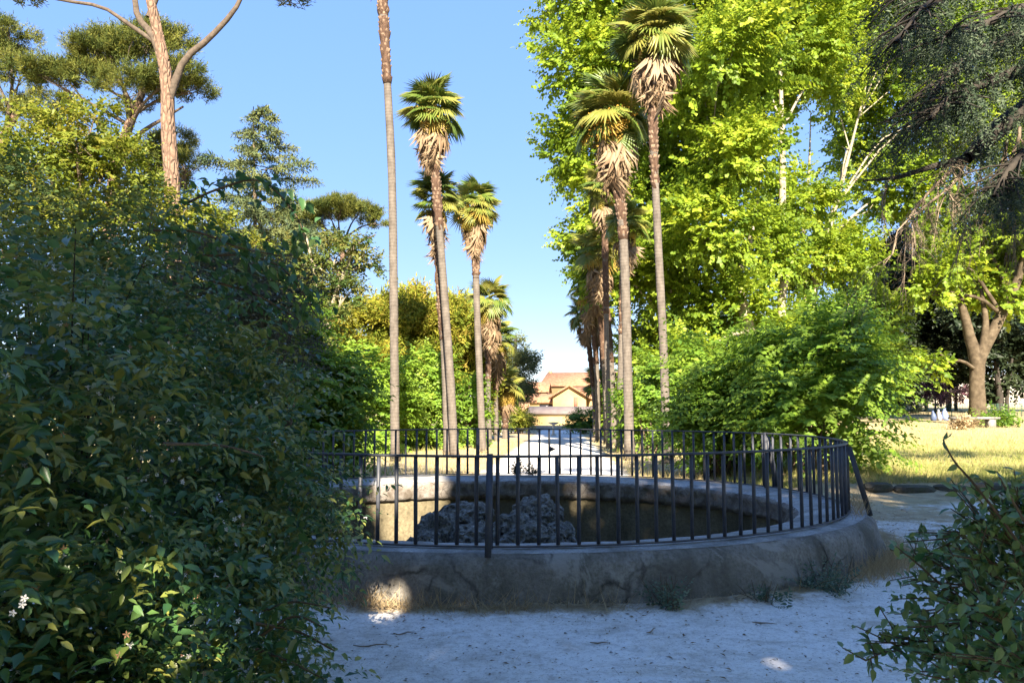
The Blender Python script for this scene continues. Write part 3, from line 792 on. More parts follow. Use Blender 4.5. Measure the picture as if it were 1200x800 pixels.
# ------------------------------------------------------------------ dark wood at the back right
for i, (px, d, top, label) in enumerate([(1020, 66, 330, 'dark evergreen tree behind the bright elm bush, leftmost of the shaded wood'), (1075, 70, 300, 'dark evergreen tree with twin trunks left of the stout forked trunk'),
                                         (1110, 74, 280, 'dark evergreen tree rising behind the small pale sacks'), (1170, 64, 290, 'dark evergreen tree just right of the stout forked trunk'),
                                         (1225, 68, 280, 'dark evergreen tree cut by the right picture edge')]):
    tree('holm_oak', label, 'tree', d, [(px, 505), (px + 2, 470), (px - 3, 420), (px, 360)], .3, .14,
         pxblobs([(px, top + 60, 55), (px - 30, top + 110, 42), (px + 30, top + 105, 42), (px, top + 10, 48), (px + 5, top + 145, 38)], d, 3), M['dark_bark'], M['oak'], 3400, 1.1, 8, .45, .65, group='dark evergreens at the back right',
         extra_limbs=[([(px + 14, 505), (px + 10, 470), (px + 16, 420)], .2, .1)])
tree('plum_shrub', 'purple leaved shrub in the shade left of the stout forked trunk', 'shrub', 58, [(1096, 505), (1096, 480), (1096, 465)], .1, .05, pxblobs([(1094, 458, 9), (1106, 466, 7), (1130, 462, 6)], 58, 1), M['dark_bark'], M['plum'], 260, .5, 6, .25, .6)
# pale boundary wall far behind the wood
mb = MB(); mb.box((46, 96, 2.6), (70, .5, 4.4)); mb.box((46, 96, 4.85), (70.4, .7, .1)); tag(mb.build('boundary_wall', M['palewall']), 'long pale wall glimpsed far behind the dark wood', 'wall')
# green mesh fence strip
fn = thing('mesh_fence', 'low dark green mesh fence running behind the stout forked trunk', 'fence', (28, 56, float(H(28, 56))))
for k in range(12):
    x = 20 + k * 1.7; mb = MB(); mb.tube([(x, 56, float(H(x, 56)) - .1), (x, 56, float(H(x, 56)) + .95)], .03, 6); mb.build('post', M['greenmesh'], fn)
mb = MB()
for j in range(7): mb.box((29.4, 56, float(H(29, 56)) + .12 + j * .13), (19, .012, .02))
for k in range(100): mb.box((20 + k * .19, 56.008, float(H(29, 56)) + .5), (.014, .012, .85))
mb.build('mesh', M['greenmesh'], fn, kind='stuff')
# stone bench
bz = float(H(21.6, 38))
bench = thing('stone_bench', 'low stone slab bench on two blocks beside the stout forked trunk', 'bench', (21.7, 38, bz))
mb = MB(); mb.box((22.75, 38, bz + .5), (2.3, .5, .1)); mb.build('seat', M['wall'], bench)
for x in (21.85, 23.55): mb = MB(); mb.box((x, 38, bz + .22), (.3, .42, .458)); mb.build('leg', M['wall'], bench)
# pale sacks
for i, (px, w, h, lab) in enumerate([(1094, .3, .62, 'slate blue sack, left of three standing by dark trunks beyond the lawn'), (1101, .26, .7, 'whitish sack standing in the middle of three beyond the lawn'), (1108, .36, .78, 'pale blue sack, right and largest of three standing beyond the lawn')]):
    c = G(px, 48); mb = MB(); zs = np.linspace(0, 1, 9); prof = np.array([.75, .95, 1, .97, .9, .8, .62, .35, .42])
    mb.tube([(c[0] + .03 * math.sin(z * 4 + i), c[1], c[2] + z * h) for z in zs], prof * w / 2 * 1.15, 12, .06)
    mm = rough_mat('sack_plastic', [(.05, .07, .14), (.2, .2, .24), (.12, .16, .32)][i], [(.1, .13, .22), (.36, .36, .4), (.22, .28, .46)][i], 7, rough=.4)
    tag(mb.build('sack', mm, smooth=True), lab, 'sack', 'sacks beyond the lawn')

# ------------------------------------------------------------------ spray shrubs (elm like suckers)
def spray_shrub(name, label, blobs, base, nshoot, L, nleaf, leaf, mat, group=None, droop=.25, width=.6, cat='shrub', ncl=20, clr=.34, stems=16, tsp=.22, base_t=.5, tpl=T_DIAMOND, shell=(.45, 1), up=.15, barkm=None):
    root = thing(name, label, cat, base, group)
    p0, dr, cid, cents = blob_pts(blobs, nshoot, shell, ncl, clr, -.8)
    lb = MB(); b0 = np.array(base)
    for q in random.sample(cents, min(stems, len(cents))):
        s0 = b0 + rng.normal(size=3) * np.array((.25, .25, 0)); m_ = (s0 + q) / 2; m_[2] = s0[2] + (q[2] - s0[2]) * .62
        lb.tube(spline([s0 - (0, 0, .05), m_, q], 8), np.linspace(.035, .009, 8), 6, .05, False)
    lb.build('stems', barkm or M['bark'], root, True)
    dr = unit(dr * np.array((1, 1, .6)) + np.array((0, 0, up)) + rng.normal(size=dr.shape) * .25)
    Ls = L * rng.uniform(.55, 1.3, len(p0))
    pos, ld, nr, sz, idx = shoots(p0, dr, Ls, nleaf, droop, leaf, .78, flat=.85, jitter=.2, face=.75)
    foliage('foliage', pos, ld, nr, sz, width, tpl, mat, tint_for(cid, idx, tsp, base_t), root)
    return root
EG = 'elm bushes round the basin'  # base_t paints in the sun: lighter leaves on lit bushes, darker on shaded
spray_shrub('elm_bush', 'bright green elm bush with arching leafy sprays behind the railing on the right', pxblobs([(955, 435, 66), (910, 430, 50), (990, 445, 50), (950, 490, 62), (1000, 500, 40), (940, 405, 42), (985, 400, 40)], 17.5, .7), G(955, 17.5), 1800, .95, 16, 0.163, M['elm'], EG, clr=.4, base_t=.6)
spray_shrub('elm_bush', 'darker elm bush with flat layered sprays behind the railing, left of the bright one', pxblobs([(850, 470, 50), (880, 490, 50), (845, 425, 40), (860, 510, 50), (825, 500, 30)], 19.5, .7), G(845, 19.5), 1500, 1.05, 16, 0.170, M['elm'], EG, clr=.4, base_t=.4)
spray_shrub('elm_bush', 'elm bush filling the gap between the right palms and the plane trees', pxblobs([(765, 500, 32), (760, 450, 28), (790, 450, 30)], 30, 1), G(765, 30), 900, .8, 11, 0.227, M['elm'], EG, base_t=.45)
spray_shrub('elm_bush', 'shaded dark elm bush beyond the railing, behind the flowering bush', pxblobs([(350, 450, 58), (380, 470, 42), (330, 420, 45), (365, 510, 45), (390, 520, 30), (300, 460, 50), (350, 390, 30)], 17.5, .7), G(370, 17.5), 2200, .75, 13, 0.170, M['elm'], EG, clr=.4, base_t=.35)
spray_shrub('elm_bush', 'sunlit elm bush left of the tallest left palm', pxblobs([(435, 440, 45), (420, 490, 45), (450, 480, 40), (405, 440, 30), (440, 515, 35)], 31, .7), G(432, 31), 1700, .8, 12, 0.213, M['elm'], EG, base_t=.65)
spray_shrub('elm_bush', 'sunlit elm bush between the tallest left palm and the paired trunks', pxblobs([(490, 460, 38), (485, 500, 42), (510, 490, 35), (500, 430, 30), (478, 525, 30)], 35, .7), G(490, 35), 1500, .8, 12, 0.227, M['elm'], EG, base_t=.62)
spray_shrub('elm_bush', 'green elm bush in shade between the paired trunks and the yellow brown palm', pxblobs([(548, 490, 22), (545, 515, 20), (552, 460, 18)], 38, .7), G(548, 38), 600, .7, 10, 0.241, M['elm'], EG, base_t=.4)

# feathery yellow green trees behind the left palms
YB = dict(cat='tree', bark=M['bark'], leafm=M['yellow'], width=.28, group='feathery trees behind the left palms', whorl=True, up=.9, droop=.05, low=-.9)
tree('feathery_tree', 'feathery yellow green tree left of the tallest left palm', d=44, trunk_px=[(415, 520), (416, 470), (414, 420), (415, 390)], r0=.22, r1=.1, blobs=pxblobs([(410, 400, 38), (435, 390, 34), (395, 430, 40), (430, 440, 40), (380, 400, 26), (450, 370, 20)], 44, 1.5), nshoot=2600, L=1.0, nleaf=12, leaf=.4, **YB)
tree('feathery_tree', 'feathery yellow green tree with spiky top between the two tallest left palms', d=46, trunk_px=[(490, 520), (488, 470), (486, 420), (487, 390)], r0=.22, r1=.1, blobs=pxblobs([(488, 385, 34), (470, 410, 32), (510, 400, 30), (490, 440, 40), (480, 365, 18), (525, 380, 20)], 46, 1.5), nshoot=2600, L=1.1, nleaf=12, leaf=.42, **YB)
tree('feathery_tree', 'feathery tree showing right of the paired palm trunks', d=48, trunk_px=[(545, 520), (545, 470), (546, 430), (545, 400)], r0=.22, r1=.1, blobs=pxblobs([(545, 400, 30), (550, 440, 32), (535, 375, 22), (560, 420, 22), (540, 470, 30)], 48, 1.5), nshoot=1900, L=1.1, nleaf=12, leaf=.42, **YB)
# sparse tree with pale limbs
tree('sparse_tree', 'sparse light tree with bare bent limbs below the far umbrella pine', 'tree', 33, [(385, 520), (384, 420), (386, 370), (402, 320), (415, 285)], .16, .05,
     pxblobs([(395, 300, 22), (415, 290, 16), (375, 330, 26), (360, 350, 24), (400, 345, 20), (432, 310, 14), (350, 310, 24), (385, 380, 24), (335, 340, 26)], 33, 1.5), M['plane_bark'], M['thicket'], 1500, .6, 8, .2, .55,
     extra_limbs=[([(386, 370), (370, 330), (362, 290), (355, 265)], .1, .03), ([(402, 320), (425, 300), (440, 290)], .06, .02)], base_t=.65)

# ------------------------------------------------------------------ umbrella pines, fir, lime on the left
def pine(label, d, trunk, r0, r1, blobs, nshoot, extra=(), L=.55, leaf=.33, rs=1.0, **kw):
    nshoot = int(nshoot * 1.7)
    return tree('umbrella_pine', label, 'tree', d, trunk, r0, r1, blobs, M['pine_bark'], M['pine'], nshoot, L, 9, leaf, .11, group='umbrella pines on the left', up=.95, droop=-.05, whorl=True, ncl=26, clr=.3, shell=(.6, 1), rs=rs, low=-.25, sub=7, extra_limbs=extra, spread=.55, **kw)
pine('nearest umbrella pine with reddish forked trunk, its crown above the picture', 32, [(205, 530), (203, 350), (203, 225), (197, 150), (195, 95), (185, 40), (172, -20), (165, -70)], .4, .15,
     pxblobs([(60, -45, 60), (130, -80, 70), (200, -90, 80), (270, -80, 70), (320, -35, 42), (335, -15, 26), (20, -25, 40), (30, 0, 16), (345, 5, 14)], 32, 1.5, .55), 3600, rs=.5, lowest=.9,
     extra=[([(199, 115), (215, 72), (245, 45), (275, 12), (290, -20)], .17, .08), ([(196, 95), (181, 45), (160, 15), (158, -40)], .19, .1), ([(182, 50), (150, 28), (118, 8), (70, 0), (40, -10)], .1, .05), ([(174, 20), (190, -20), (210, -70)], .13, .07)])
pine('large umbrella pine behind the reddish trunk, rounded crown in full view', 52, [(120, 520), (125, 350), (132, 220), (150, 150), (165, 120)], .5, .25,
     pxblobs([(130, 70, 44), (170, 55, 42), (95, 95, 36), (205, 90, 34), (225, 110, 26), (150, 110, 40), (60, 95, 34), (200, 55, 28), (110, 60, 26)], 52, 2, .75), 4200,
     extra=[([(132, 220), (145, 170), (160, 130), (175, 95)], .3, .1), ([(140, 190), (160, 160), (190, 140), (215, 125)], .2, .07), ([(134, 200), (120, 150), (95, 125), (75, 110)], .2, .07)])
pine('umbrella pine cut by the left picture edge', 56, [(-10, 520), (-8, 300), (0, 180), (20, 130)], .5, .25, pxblobs([(10, 45, 30), (-20, 70, 45), (25, 90, 28), (60, 130, 30), (20, 140, 30)], 56, 2, .75), 1900)
pine('umbrella pine low behind the reddish trunk, dark rounded crown', 60, [(215, 520), (212, 350), (205, 230)], .4, .2, pxblobs([(205, 175, 30), (222, 195, 22), (170, 190, 30), (190, 215, 30)], 60, 2, .75), 1500)
pine('far umbrella pine with flat parasol crown, left of the tallest left palm', 74, [(395, 510), (392, 400), (394, 340), (402, 300), (398, 275)], .4, .2,
     pxblobs([(385, 250, 28), (420, 252, 26), (350, 265, 26), (440, 262, 16), (400, 245, 26), (365, 255, 26)], 74, 2, .55), 2600,
     extra=[([(402, 300), (420, 285), (440, 275)], .15, .07), ([(396, 320), (375, 285), (365, 270)], .2, .08), ([(400, 300), (395, 275), (390, 262)], .2, .08)])
pine('small umbrella pine in front of the far parasol crown', 66, [(330, 510), (330, 400), (330, 320)], .35, .2, pxblobs([(330, 270, 30), (310, 285, 26), (355, 285, 24), (330, 320, 40), (350, 350, 36)], 66, 2, .8), 2000)

# conical fir
def fir(label, px, d, top, bottom, halfw):
    b0 = G(px, d); tp = P(px, top, d); hh = tp[2] - b0[2]
    root = thing('fir_tree', label, 'tree', b0)
    mb = MB(); mb.tube(spline([b0, (b0 + tp) / 2 + (0.1, 0, 0), tp], 12), np.linspace(.22, .02, 12), 10, .04); mb.build('trunk', M['bark'], root, True)
    z0 = P(px, bottom, d)[2]; wmax = halfw / FPX * d
    p0, dr, Ls = [], [], []; br = MB()
    for k in range(74):
        f = (k + rng.uniform(0, 1)) / 74; z = tp[2] - (tp[2] - z0) * f
        az = k * 2.4 + rng.uniform(-.4, .4); ln = wmax * (f ** .8) * rng.uniform(.35, 1.25) + .05
        dv = np.array((math.cos(az), math.sin(az), .18 - .1 * f)); q = np.array((b0[0] + .05, b0[1], z))
        e = q + dv * ln; br.tube(spline([q, (q + e) / 2 - (0, 0, .04 * ln), e], 5), np.linspace(.03, .006, 5), 5, cap=False)
        for t in np.linspace(.25, 1, max(3, int(ln * 5))):
            c = q + dv * ln * t
            for sg in (-1, 1, 0):
                sd = np.array((-dv[1], dv[0], 0)) * sg
                p0.append(c); dr.append(dv * .7 + sd * .7 + np.array((0, 0, -.15))); Ls.append(.3 + .35 * ln * (1 - t * .6) * .5)
    br.build('limbs', M['bark'], root)
    p0, dr, Ls = np.array(p0), np.array(dr), np.array(Ls)
    pos, ld, nr, sz, idx = shoots(p0, dr, Ls * 1.2, 14, .45, .24, .6, whorl=True)
    foliage('crown', pos, ld, nr, sz, .26, T_DIAMOND, M['fir'], tint_for(np.arange(len(p0)) // 12, idx, .3, .5), root)
fir('conical fir with ragged drooping tiers right of the reddish pine trunk', 297, 36, 125, 335, 105)

tree('lime_tree', 'bright yellow green broadleaf tree above the dark flowering bush', 'tree', 19, [(90, 560), (92, 420), (95, 300), (95, 200)], .2, .07,
     pxblobs([(90, 165, 42), (50, 190, 42), (130, 195, 42), (20, 215, 40), (150, 235, 36), (90, 225, 50), (110, 140, 26), (40, 150, 22), (-20, 190, 40), (60, 260, 50), (150, 270, 40)], 19, 1.2), M['bark'], M['lime'], 2600, .5, 9, .14, .6, T_LEAF, base_t=.55)
tree('lime_tree', 'small yellow green tree at the foot of the reddish pine trunk', 'tree', 21, [(225, 560), (226, 420), (226, 300), (226, 260)], .12, .05,
     pxblobs([(215, 250, 26), (240, 265, 26), (262, 275, 20), (200, 275, 30), (300, 300, 22), (255, 310, 36)], 21, 1), M['bark'], M['lime'], 800, .45, 9, .13, .6, T_LEAF, base_t=.6)
spray_shrub('dusty_shrub', 'grey brown twiggy shrub in shade behind the flowering bush', pxblobs([(315, 345, 50), (285, 340, 45), (330, 390, 45), (260, 360, 60), (300, 410, 60), (240, 320, 45)], 9.5, .5), G(300, 9.5), 2200, .35, 9, .055, M['dusty'], droop=.1, width=.5, ncl=26)

for px, d, top, lb in [(40, 15, 250, 'tall shaded thicket behind the flowering bush at the left edge'), (150, 14, 280, 'shaded thicket behind the middle of the flowering bush'), (240, 13, 320, 'shaded thicket under the fir, behind the flowering bush')]:
    spray_shrub('thicket', lb, pxblobs([(px, top, 60), (px - 40, top + 70, 60), (px + 40, top + 70, 60), (px, top + 140, 70)], d, .7), G(px, d), 1300, .6, 9, .12, M['thicket'], 'thickets behind the flowering bush', clr=.5)
# dark conifer near the villa, shrubs round it
tree('dark_conifer', 'grey green conifer with ragged outline left of the villa', 'tree', 84, [(604, 505), (604, 460), (604, 410), (604, 395)], .35, .12,
     pxblobs([(604, 410, 17), (610, 430, 18), (598, 430, 18), (606, 455, 20), (594, 460, 18), (615, 465, 12), (600, 480, 18)], 84, 1), M['dark_bark'], M['fir'], 1700, .9, 9, .42, .25, up=.5, droop=.05, whorl=True, base_t=.6)
spray_shrub('round_shrub', 'bright lime shrub at the left edge of the villa forecourt', pxblobs([(608, 490, 13), (598, 494, 11), (617, 494, 9)], 66, .6), G(607, 66), 650, .7, 8, .22, M['lime'], base_t=.6)
spray_shrub('round_shrub', 'dark green rounded shrub in front of the villa, right of the bird bath', pxblobs([(683, 492, 14), (672, 497, 9), (694, 495, 11)], 66, .6), G(683, 66), 700, .7, 8, .22, M['elm'], base_t=.15)
spray_shrub('round_shrub', 'green shrub low beside the lime one under the conifer', pxblobs([(585, 495, 10), (575, 500, 9)], 62, .6), G(582, 62), 350, .7, 8, .22, M['thicket'])

# ------------------------------------------------------------------ villa buildings
VG = 'villa buildings at the end of the avenue'
def poly_part(name, mat, parent, verts, faces):
    mb = MB(); mb.add(verts, faces); return mb.build(name, mat, parent, loc=(0, 0, 0))
def gable_house(name, label, cx, y, w, dep, eave, ridge, rz, wallm, roofm, base, axis='x', over=.5, trim=None):
    """ridge along local x ('x') or y ('y'); front faces local -y"""
    t = thing(name, label, 'building', (cx, y, base), VG, rz)
    X, Y = w / 2, dep / 2
    if axis == 'x':
        v = [(-X, -Y, -1), (X, -Y, -1), (X, Y, -1), (-X, Y, -1), (-X, -Y, eave), (X, -Y, eave), (X, Y, eave), (-X, Y, eave), (-X, 0, ridge), (X, 0, ridge)]
        f = [(0, 1, 5, 4), (2, 3, 7, 6), (1, 2, 6, 9, 5), (3, 0, 4, 8, 7)]
        sl = (ridge - eave) / Y; A, B = X + over, Y + over; ez = eave - sl * over
        rv = [(-A, -B, ez), (A, -B, ez), (A, 0, ridge), (-A, 0, ridge), (A, B, ez), (-A, B, ez)]
    else:
        v = [(-X, -Y, -1), (X, -Y, -1), (X, Y, -1), (-X, Y, -1), (-X, -Y, eave), (X, -Y, eave), (X, Y, eave), (-X, Y, eave), (0, -Y, ridge), (0, Y, ridge)]
        f = [(0, 1, 5, 8, 4), (2, 3, 7, 9, 6), (1, 2, 6, 5), (3, 0, 4, 7)]
        sl = (ridge - eave) / X; A, B = X + over, Y + over; ez = eave - sl * over
        rv = [(-A, B, ez), (-A, -B, ez), (0, -B, ridge), (0, B, ridge), (A, -B, ez), (A, B, ez)]
    poly_part('wall', wallm, t, v, f)
    up = [(a, b_, c + .05) for a, b_, c in rv] + [(a, b_, c + .3) for a, b_, c in rv]
    n = 6
    rf = [(6, 7, 8, 9), (9, 8, 10, 11), (3, 2, 1, 0), (5, 4, 2, 3)] + [(0, 1, 7, 6), (1, 2, 8, 7), (2, 4, 10, 8), (4, 5, 11, 10), (5, 3, 9, 11), (3, 0, 6, 9)]
    poly_part('roof', roofm, t, up, rf)
    return t
def opening(t, name, mat, x, z, w, h, yy, side='front'):
    mb = MB()
    if side == 'front': mb.box((x, yy - .04, z), (w, .14, h))
    else: mb.box((yy - .04, x, z), (.14, w, h))
    mb.build(name, mat, t, loc=(0, 0, 0))
k_ = 122 / 900
vb = -1.9
shed = gable_house('shed', 'low cream outbuilding with grey roof in front of the villa', P(662, 490, 112)[0], 112, 9.6, 4.2, 2.0, 2.75, R(-14), M['cream'], M['greyroof'], vb, 'x', .4)
opening(shed, 'window', M['darkhole'], -1.2, 1.0, .8, 1.0, -4.8, 'side'); opening(shed, 'door', M['redwood'], 1.6, .6, .9, 2.0, -4.8, 'side')
mid = gable_house('gabled_house', 'cream house with red edged gable and red shutter, middle of the villa', P(671, 470, 124)[0], 128, 5.2, 14, 4.5, 6.1, R(-6), M['cream'], M['tiles'], vb, 'y', .7)
opening(mid, 'shutter', M['redwood'], 1.0, 3.6, .6, 1.7, -7)
opening(mid, 'window', M['darkhole'], -1.2, 1.2, .8, 1.2, -7)
wing = gable_house('side_wing', 'low tiled wing stretching left of the red edged gable', P(645, 470, 130)[0], 131, 6.5, 6, 3.6, 4.7, R(-6), M['cream'], M['tiles'], vb, 'x', .5)
opening(wing, 'window', M['darkhole'], -.5, 2.9, 2.2, .7, -3)
rwing = gable_house('side_wing', 'cream wing with pale tiled roof behind the right palms', P(702, 470, 132)[0], 133, 10, 8, 4.3, 6.0, R(-6), M['cream'], M['tiles'], vb, 'x', .5)
opening(rwing, 'window', M['darkhole'], -1, 2.4, .8, 1.3, -4); opening(rwing, 'window', M['darkhole'], 2, 2.4, .8, 1.3, -4)
hall = gable_house('villa_hall', 'tallest villa block with tiled roof and pink end wall', P(694, 450, 142)[0], 145, 16.5, 9, 6.6, 9.0, R(-22), M['cream'], M['tiles'], vb, 'x', .35)
poly_part('end_wall', M['pink'], hall, [(-8.28, -4.5, 2), (-8.28, 4.5, 2), (-8.28, 4.5, 6.5), (-8.28, 0, 8.9), (-8.28, -4.5, 6.5), (-8.4, -4.5, 2), (-8.4, 4.5, 2), (-8.4, 4.5, 6.5), (-8.4, 0, 8.9), (-8.4, -4.5, 6.5)],
          [(0, 1, 2, 3, 4), (9, 8, 7, 6, 5), (0, 4, 9, 5), (1, 6, 7, 2), (4, 3, 8, 9), (3, 2, 7, 8), (0, 5, 6, 1)])
opening(hall, 'window', M['darkhole'], 0, 7.3, .7, 1.1, -8.42, 'side')
mb = MB(); mb.box((-8.0, 0, 9.6), (.6, .6, 1.0)); mb.build('chimney', M['pink'], hall, loc=(0, 0, 0))
lw = gable_house('side_wing', 'small tiled building left of the pink end wall, beside the conifer', P(627, 460, 138)[0], 139, 5, 6, 5.4, 7.0, R(-8), M['pink'], M['tiles'], vb, 'x', .3)
opening(lw, 'window', M['darkhole'], 0, 4, .7, 1.1, -3)
# forecourt: bird bath, white plinth, low wall
bp = G(648.5, 59)
bath = thing('bird_bath', 'white stone bird bath on a slender pedestal in the middle of the avenue', 'bird bath', bp)
mb = MB(); zz = [0, .06, .1, .14, .3, .6, .78, .82]; rr_ = [.2, .2, .16, .1, .085, .075, .1, .13]
mb.tube([(bp[0], bp[1], bp[2] + z) for z in zz], rr_, 16); mb.build('pedestal', M['palestone'], bath, True)
mb = MB(); mb.tube([(bp[0], bp[1], bp[2] + z) for z in (.82, .86, .93, 1.0, 1.04, 1.0, .95)], [.12, .25, .38, .46, .47, .42, .2], 20); mb.build('bowl', M['palestone'], bath, True)
pl = G(591.5, 62); plinth = thing('plinth', 'small white stone plinth left of the avenue beside the lime shrub', 'plinth', pl)
mb = MB(); mb.box((pl[0], pl[1], pl[2] + .08), (.75, .75, .2)); mb.build('base', M['palestone'], plinth)
mb = MB(); mb.box((pl[0], pl[1], pl[2] + .58), (.5, .5, .8)); mb.build('shaft', M['palestone'], plinth)
mb = MB(); mb.box((pl[0], pl[1], pl[2] + 1.04), (.62, .62, .12)); mb.build('cap', M['palestone'], plinth)
lw_ = G(655, 84); mb = MB(); mb.box((lw_[0], 84, lw_[2] + .15), (11, .35, .5), R(-3)); mb.box((lw_[0], 84, lw_[2] + .44), (11.2, .5, .08), R(-3)); tag(mb.build('low_wall', M['palestone']), 'low pale wall closing the avenue before the villa forecourt', 'wall')

# ------------------------------------------------------------------ lawn edging stones on the right
edg = thing('stone_edging', 'row of rough low stones edging the lawn on the right', 'edging', (8, 15.2, .05))
x = 6.9
while x < 12.5:
    w = rng.uniform(.5, .95); bm = bmesh.new(); bmesh.ops.create_icosphere(bm, subdivisions=2, radius=1)
    for v in bm.verts:
        q = v.co.copy(); q = Vector([math.copysign(abs(c) ** .6, c) for c in q])
        kk = 1 + .16 * mnoise.noise(q * 1.7 + Vector((x, 0, 0))); v.co = Vector((q.x * w * .5, q.y * .17, q.z * .1)) * kk
    me = bpy.data.meshes.new('stone'); bm.to_mesh(me); bm.free(); me.materials.append(M['earthstone'])
    o = link('stone', me, edg, (x + w / 2 - 8, rng.normal() * .05 - .05 * (x - 8), .04 + rng.normal() * .02)); o.rotation_euler = (0, 0, rng.normal() * .08)
    x += w * .96

# ------------------------------------------------------------------ cedar on the right
cx = np.array((8.2, 10.5, 0.0))
cedar = thing('cedar_tree', 'cedar with hanging grey green curtains and dead twigs at the upper right', 'tree', (cx[0], cx[1], float(H(cx[0], cx[1]))))
mb = MB(); ctr = spline([cx - (0, 0, .1), cx + (.1, 0, 4), cx + (0, .1, 9), cx + (.1, 0, 15)], 16); mb.tube(ctr, np.linspace(.42, .12, 16), 14, .05); mb.build('trunk', M['dark_bark'], cedar, True)
lb = MB()
def limb(pts, r0, r1, n=12, seg=9):
    q = spline(pts, n); lb.tube(q, np.linspace(r0, r1, n), seg, .06, False); return q
def cp(px, py, d): return P(px, py, d)
big = limb([cx + (0, 0, 6.6), cp(1270, 85, 9.8), cp(1200, 128, 9.2), cp(1160, 160, 8.9), cp(1132, 186, 8.7)], .17, .07)
limbs = [big,
         limb([cx + (0, 0, 6.9), cp(1260, 20, 9.6), cp(1160, 55, 9.0), cp(1105, 95, 8.6), cp(1072, 150, 8.4)], .12, .02),
         limb([cx + (0, 0, 7.4), cp(1230, -40, 9.2), cp(1130, -15, 8.4), cp(1085, 10, 8.0), cp(1050, 50, 7.8)], .12, .02),
         limb([cx + (0, 0, 7.4), cp(1260, -80, 9.8), cp(1150, -70, 9.4), cp(1100, -40, 9.0), cp(1055, -5, 8.8)], .12, .02),
         limb([cx + (0, 0, 6.2), cp(1290, 130, 9.0), cp(1240, 150, 8.2), cp(1190, 190, 7.8), cp(1165, 230, 7.6)], .1, .02),
         limb([cx + (0, 0, 6.8), cp(1240, 60, 8.6), cp(1180, 90, 8.0), cp(1120, 110, 7.8), cp(1090, 140, 7.6)], .09, .02),
         limb([cx + (0, 0, 7.2), cp(1260, 0, 9.0), cp(1200, 10, 8.2), cp(1150, 30, 7.8), cp(1105, 45, 7.4)], .09, .02),
         limb([cp(1132, 186, 8.7), cp(1090, 196, 8.6), cp(1050, 208, 8.5), cp(1012, 212, 8.4)], .045, .01)]
lb.build('limbs', M['dark_bark'], cedar, True)
p0, dr, Ls = [], [], []; tw = MB()
for li, q in enumerate(limbs):
    if li == 7: continue
    for _ in range(56 if li in (1, 2, 3, 5, 6) else 36):
        t = rng.uniform(.25, 1) * (len(q) - 1); i = min(int(t), len(q) - 2); c = q[i] + (q[i + 1] - q[i]) * (t - i)
        tang = unit(q[min(i + 1, len(q) - 1)] - q[i])
        sd = unit(np.cross(tang, (0, 0, 1.0))) * rng.choice((-1, 1)); bd = unit(tang * rng.uniform(.3, .9) + sd * rng.uniform(.2, .9) + np.array((0, 0, rng.uniform(-.2, .25))))
        bl = rng.uniform(.25, .75)
        e = c + bd * bl; tw.tube(spline([c, (c + e) / 2 + (0, 0, .03), e - (0, 0, .06)], 4), np.linspace(.012, .005, 4), 4, cap=False)
        for s_ in np.linspace(.15, 1, 6):
            p0.append(c + bd * bl * s_); dr.append(bd * .35 + rng.normal(size=3) * .25 + np.array((0, 0, -.65))); Ls.append(rng.uniform(.18, .5))
tw.build('branchlets', M['dark_bark'], cedar)
p0, dr, Ls = np.array(p0), np.array(dr), np.array(Ls)
pos, ld, nr, sz, idx = shoots(p0, dr, Ls, 26, .35, .05, .7, whorl=True, jitter=.35)
foliage('crown', pos, ld, nr, sz, .3, T_DIAMOND, M['cedar'], tint_for(np.arange(len(p0)) // 6, idx, .4, .5), cedar)
# dead hanging twigs
dt = MB()
def dead(p, d_, L_, r, lvl):
    n = 7; pts = [p]; dd = unit(d_)
    for i in range(n):
        dd = unit(dd + rng.normal(size=3) * .13 + np.array((0, 0, -.16 if lvl < 2 else -.1))); pts.append(pts[-1] + dd * L_ / n)
    dt.tube(pts, np.linspace(r, r * .35, n + 1), 5 if lvl else 7, .05, False)
    if lvl < 3:
        for i in range(1, n + 1):
            for _ in range(2 if lvl < 2 else 1):
                if rng.uniform() < .8:
                    dead(pts[i], unit(pts[i] - pts[i - 1]) * .8 + rng.normal(size=3) * .45 + np.array((0, 0, -.25)), L_ * rng.uniform(.3, .55), r * (.5 - .04 * i), lvl + 1)
for a, b_, L_, r in [((1132, 186), (1075, 212), 1.6, .024), ((1130, 190), (1100, 240), 1.5, .022), ((1150, 180), (1130, 250), 1.4, .017), ((1180, 165), (1165, 230), 1.2, .02), ((1050, 208), (1010, 222), .8, .012), ((1195, 150), (1190, 220), 1.1, .02)]:
    s0 = cp(*a, 8.7); dead(s0, cp(*b_, 8.5) - s0, L_, r, 1 if r < .02 else 0)
dt.build('dead_twigs', M['twig'], cedar, kind='stuff')

# ------------------------------------------------------------------ foreground flowering bush (left)
ab = thing('abelia_bush', 'big dark flowering bush with small white blossoms filling the left foreground', 'bush', (-2.4, 4.0, 0))
AB = [((-2.75, 4.3, 1.15), (1.5, 2.0, 1.72)), ((-2.0, 4.7, 1.35), (.72, 1.1, .95)), ((-1.62, 5.1, .98), (.52, .7, .46)), ((-1.62, 3.7, .5), (.6, .8, .55)), ((-2.2, 2.9, .7), (.95, .8, 1.0)),
      ((-2.6, 3.2, 1.6), (.95, .9, 1.0)), ((-2.2, 5.6, 1.6), (.55, .9, .85)), ((-1.75, 4.3, 1.2), (.45, .9, .6)), ((-1.3, 3.45, .4), (.42, .5, .45)), ((-1.15, 3.5, .2), (.3, .4, .3)), ((-2.9, 5.2, 2.0), (.9, 1.2, .75))]
def bush_leaves(n, shell):
    p0, dr, cid, cents = blob_pts(AB, n, shell, 46, .3, -.9)
    return p0, dr, cid, cents
p0, dr, cid, cents = bush_leaves(6200, (.72, 1.02))
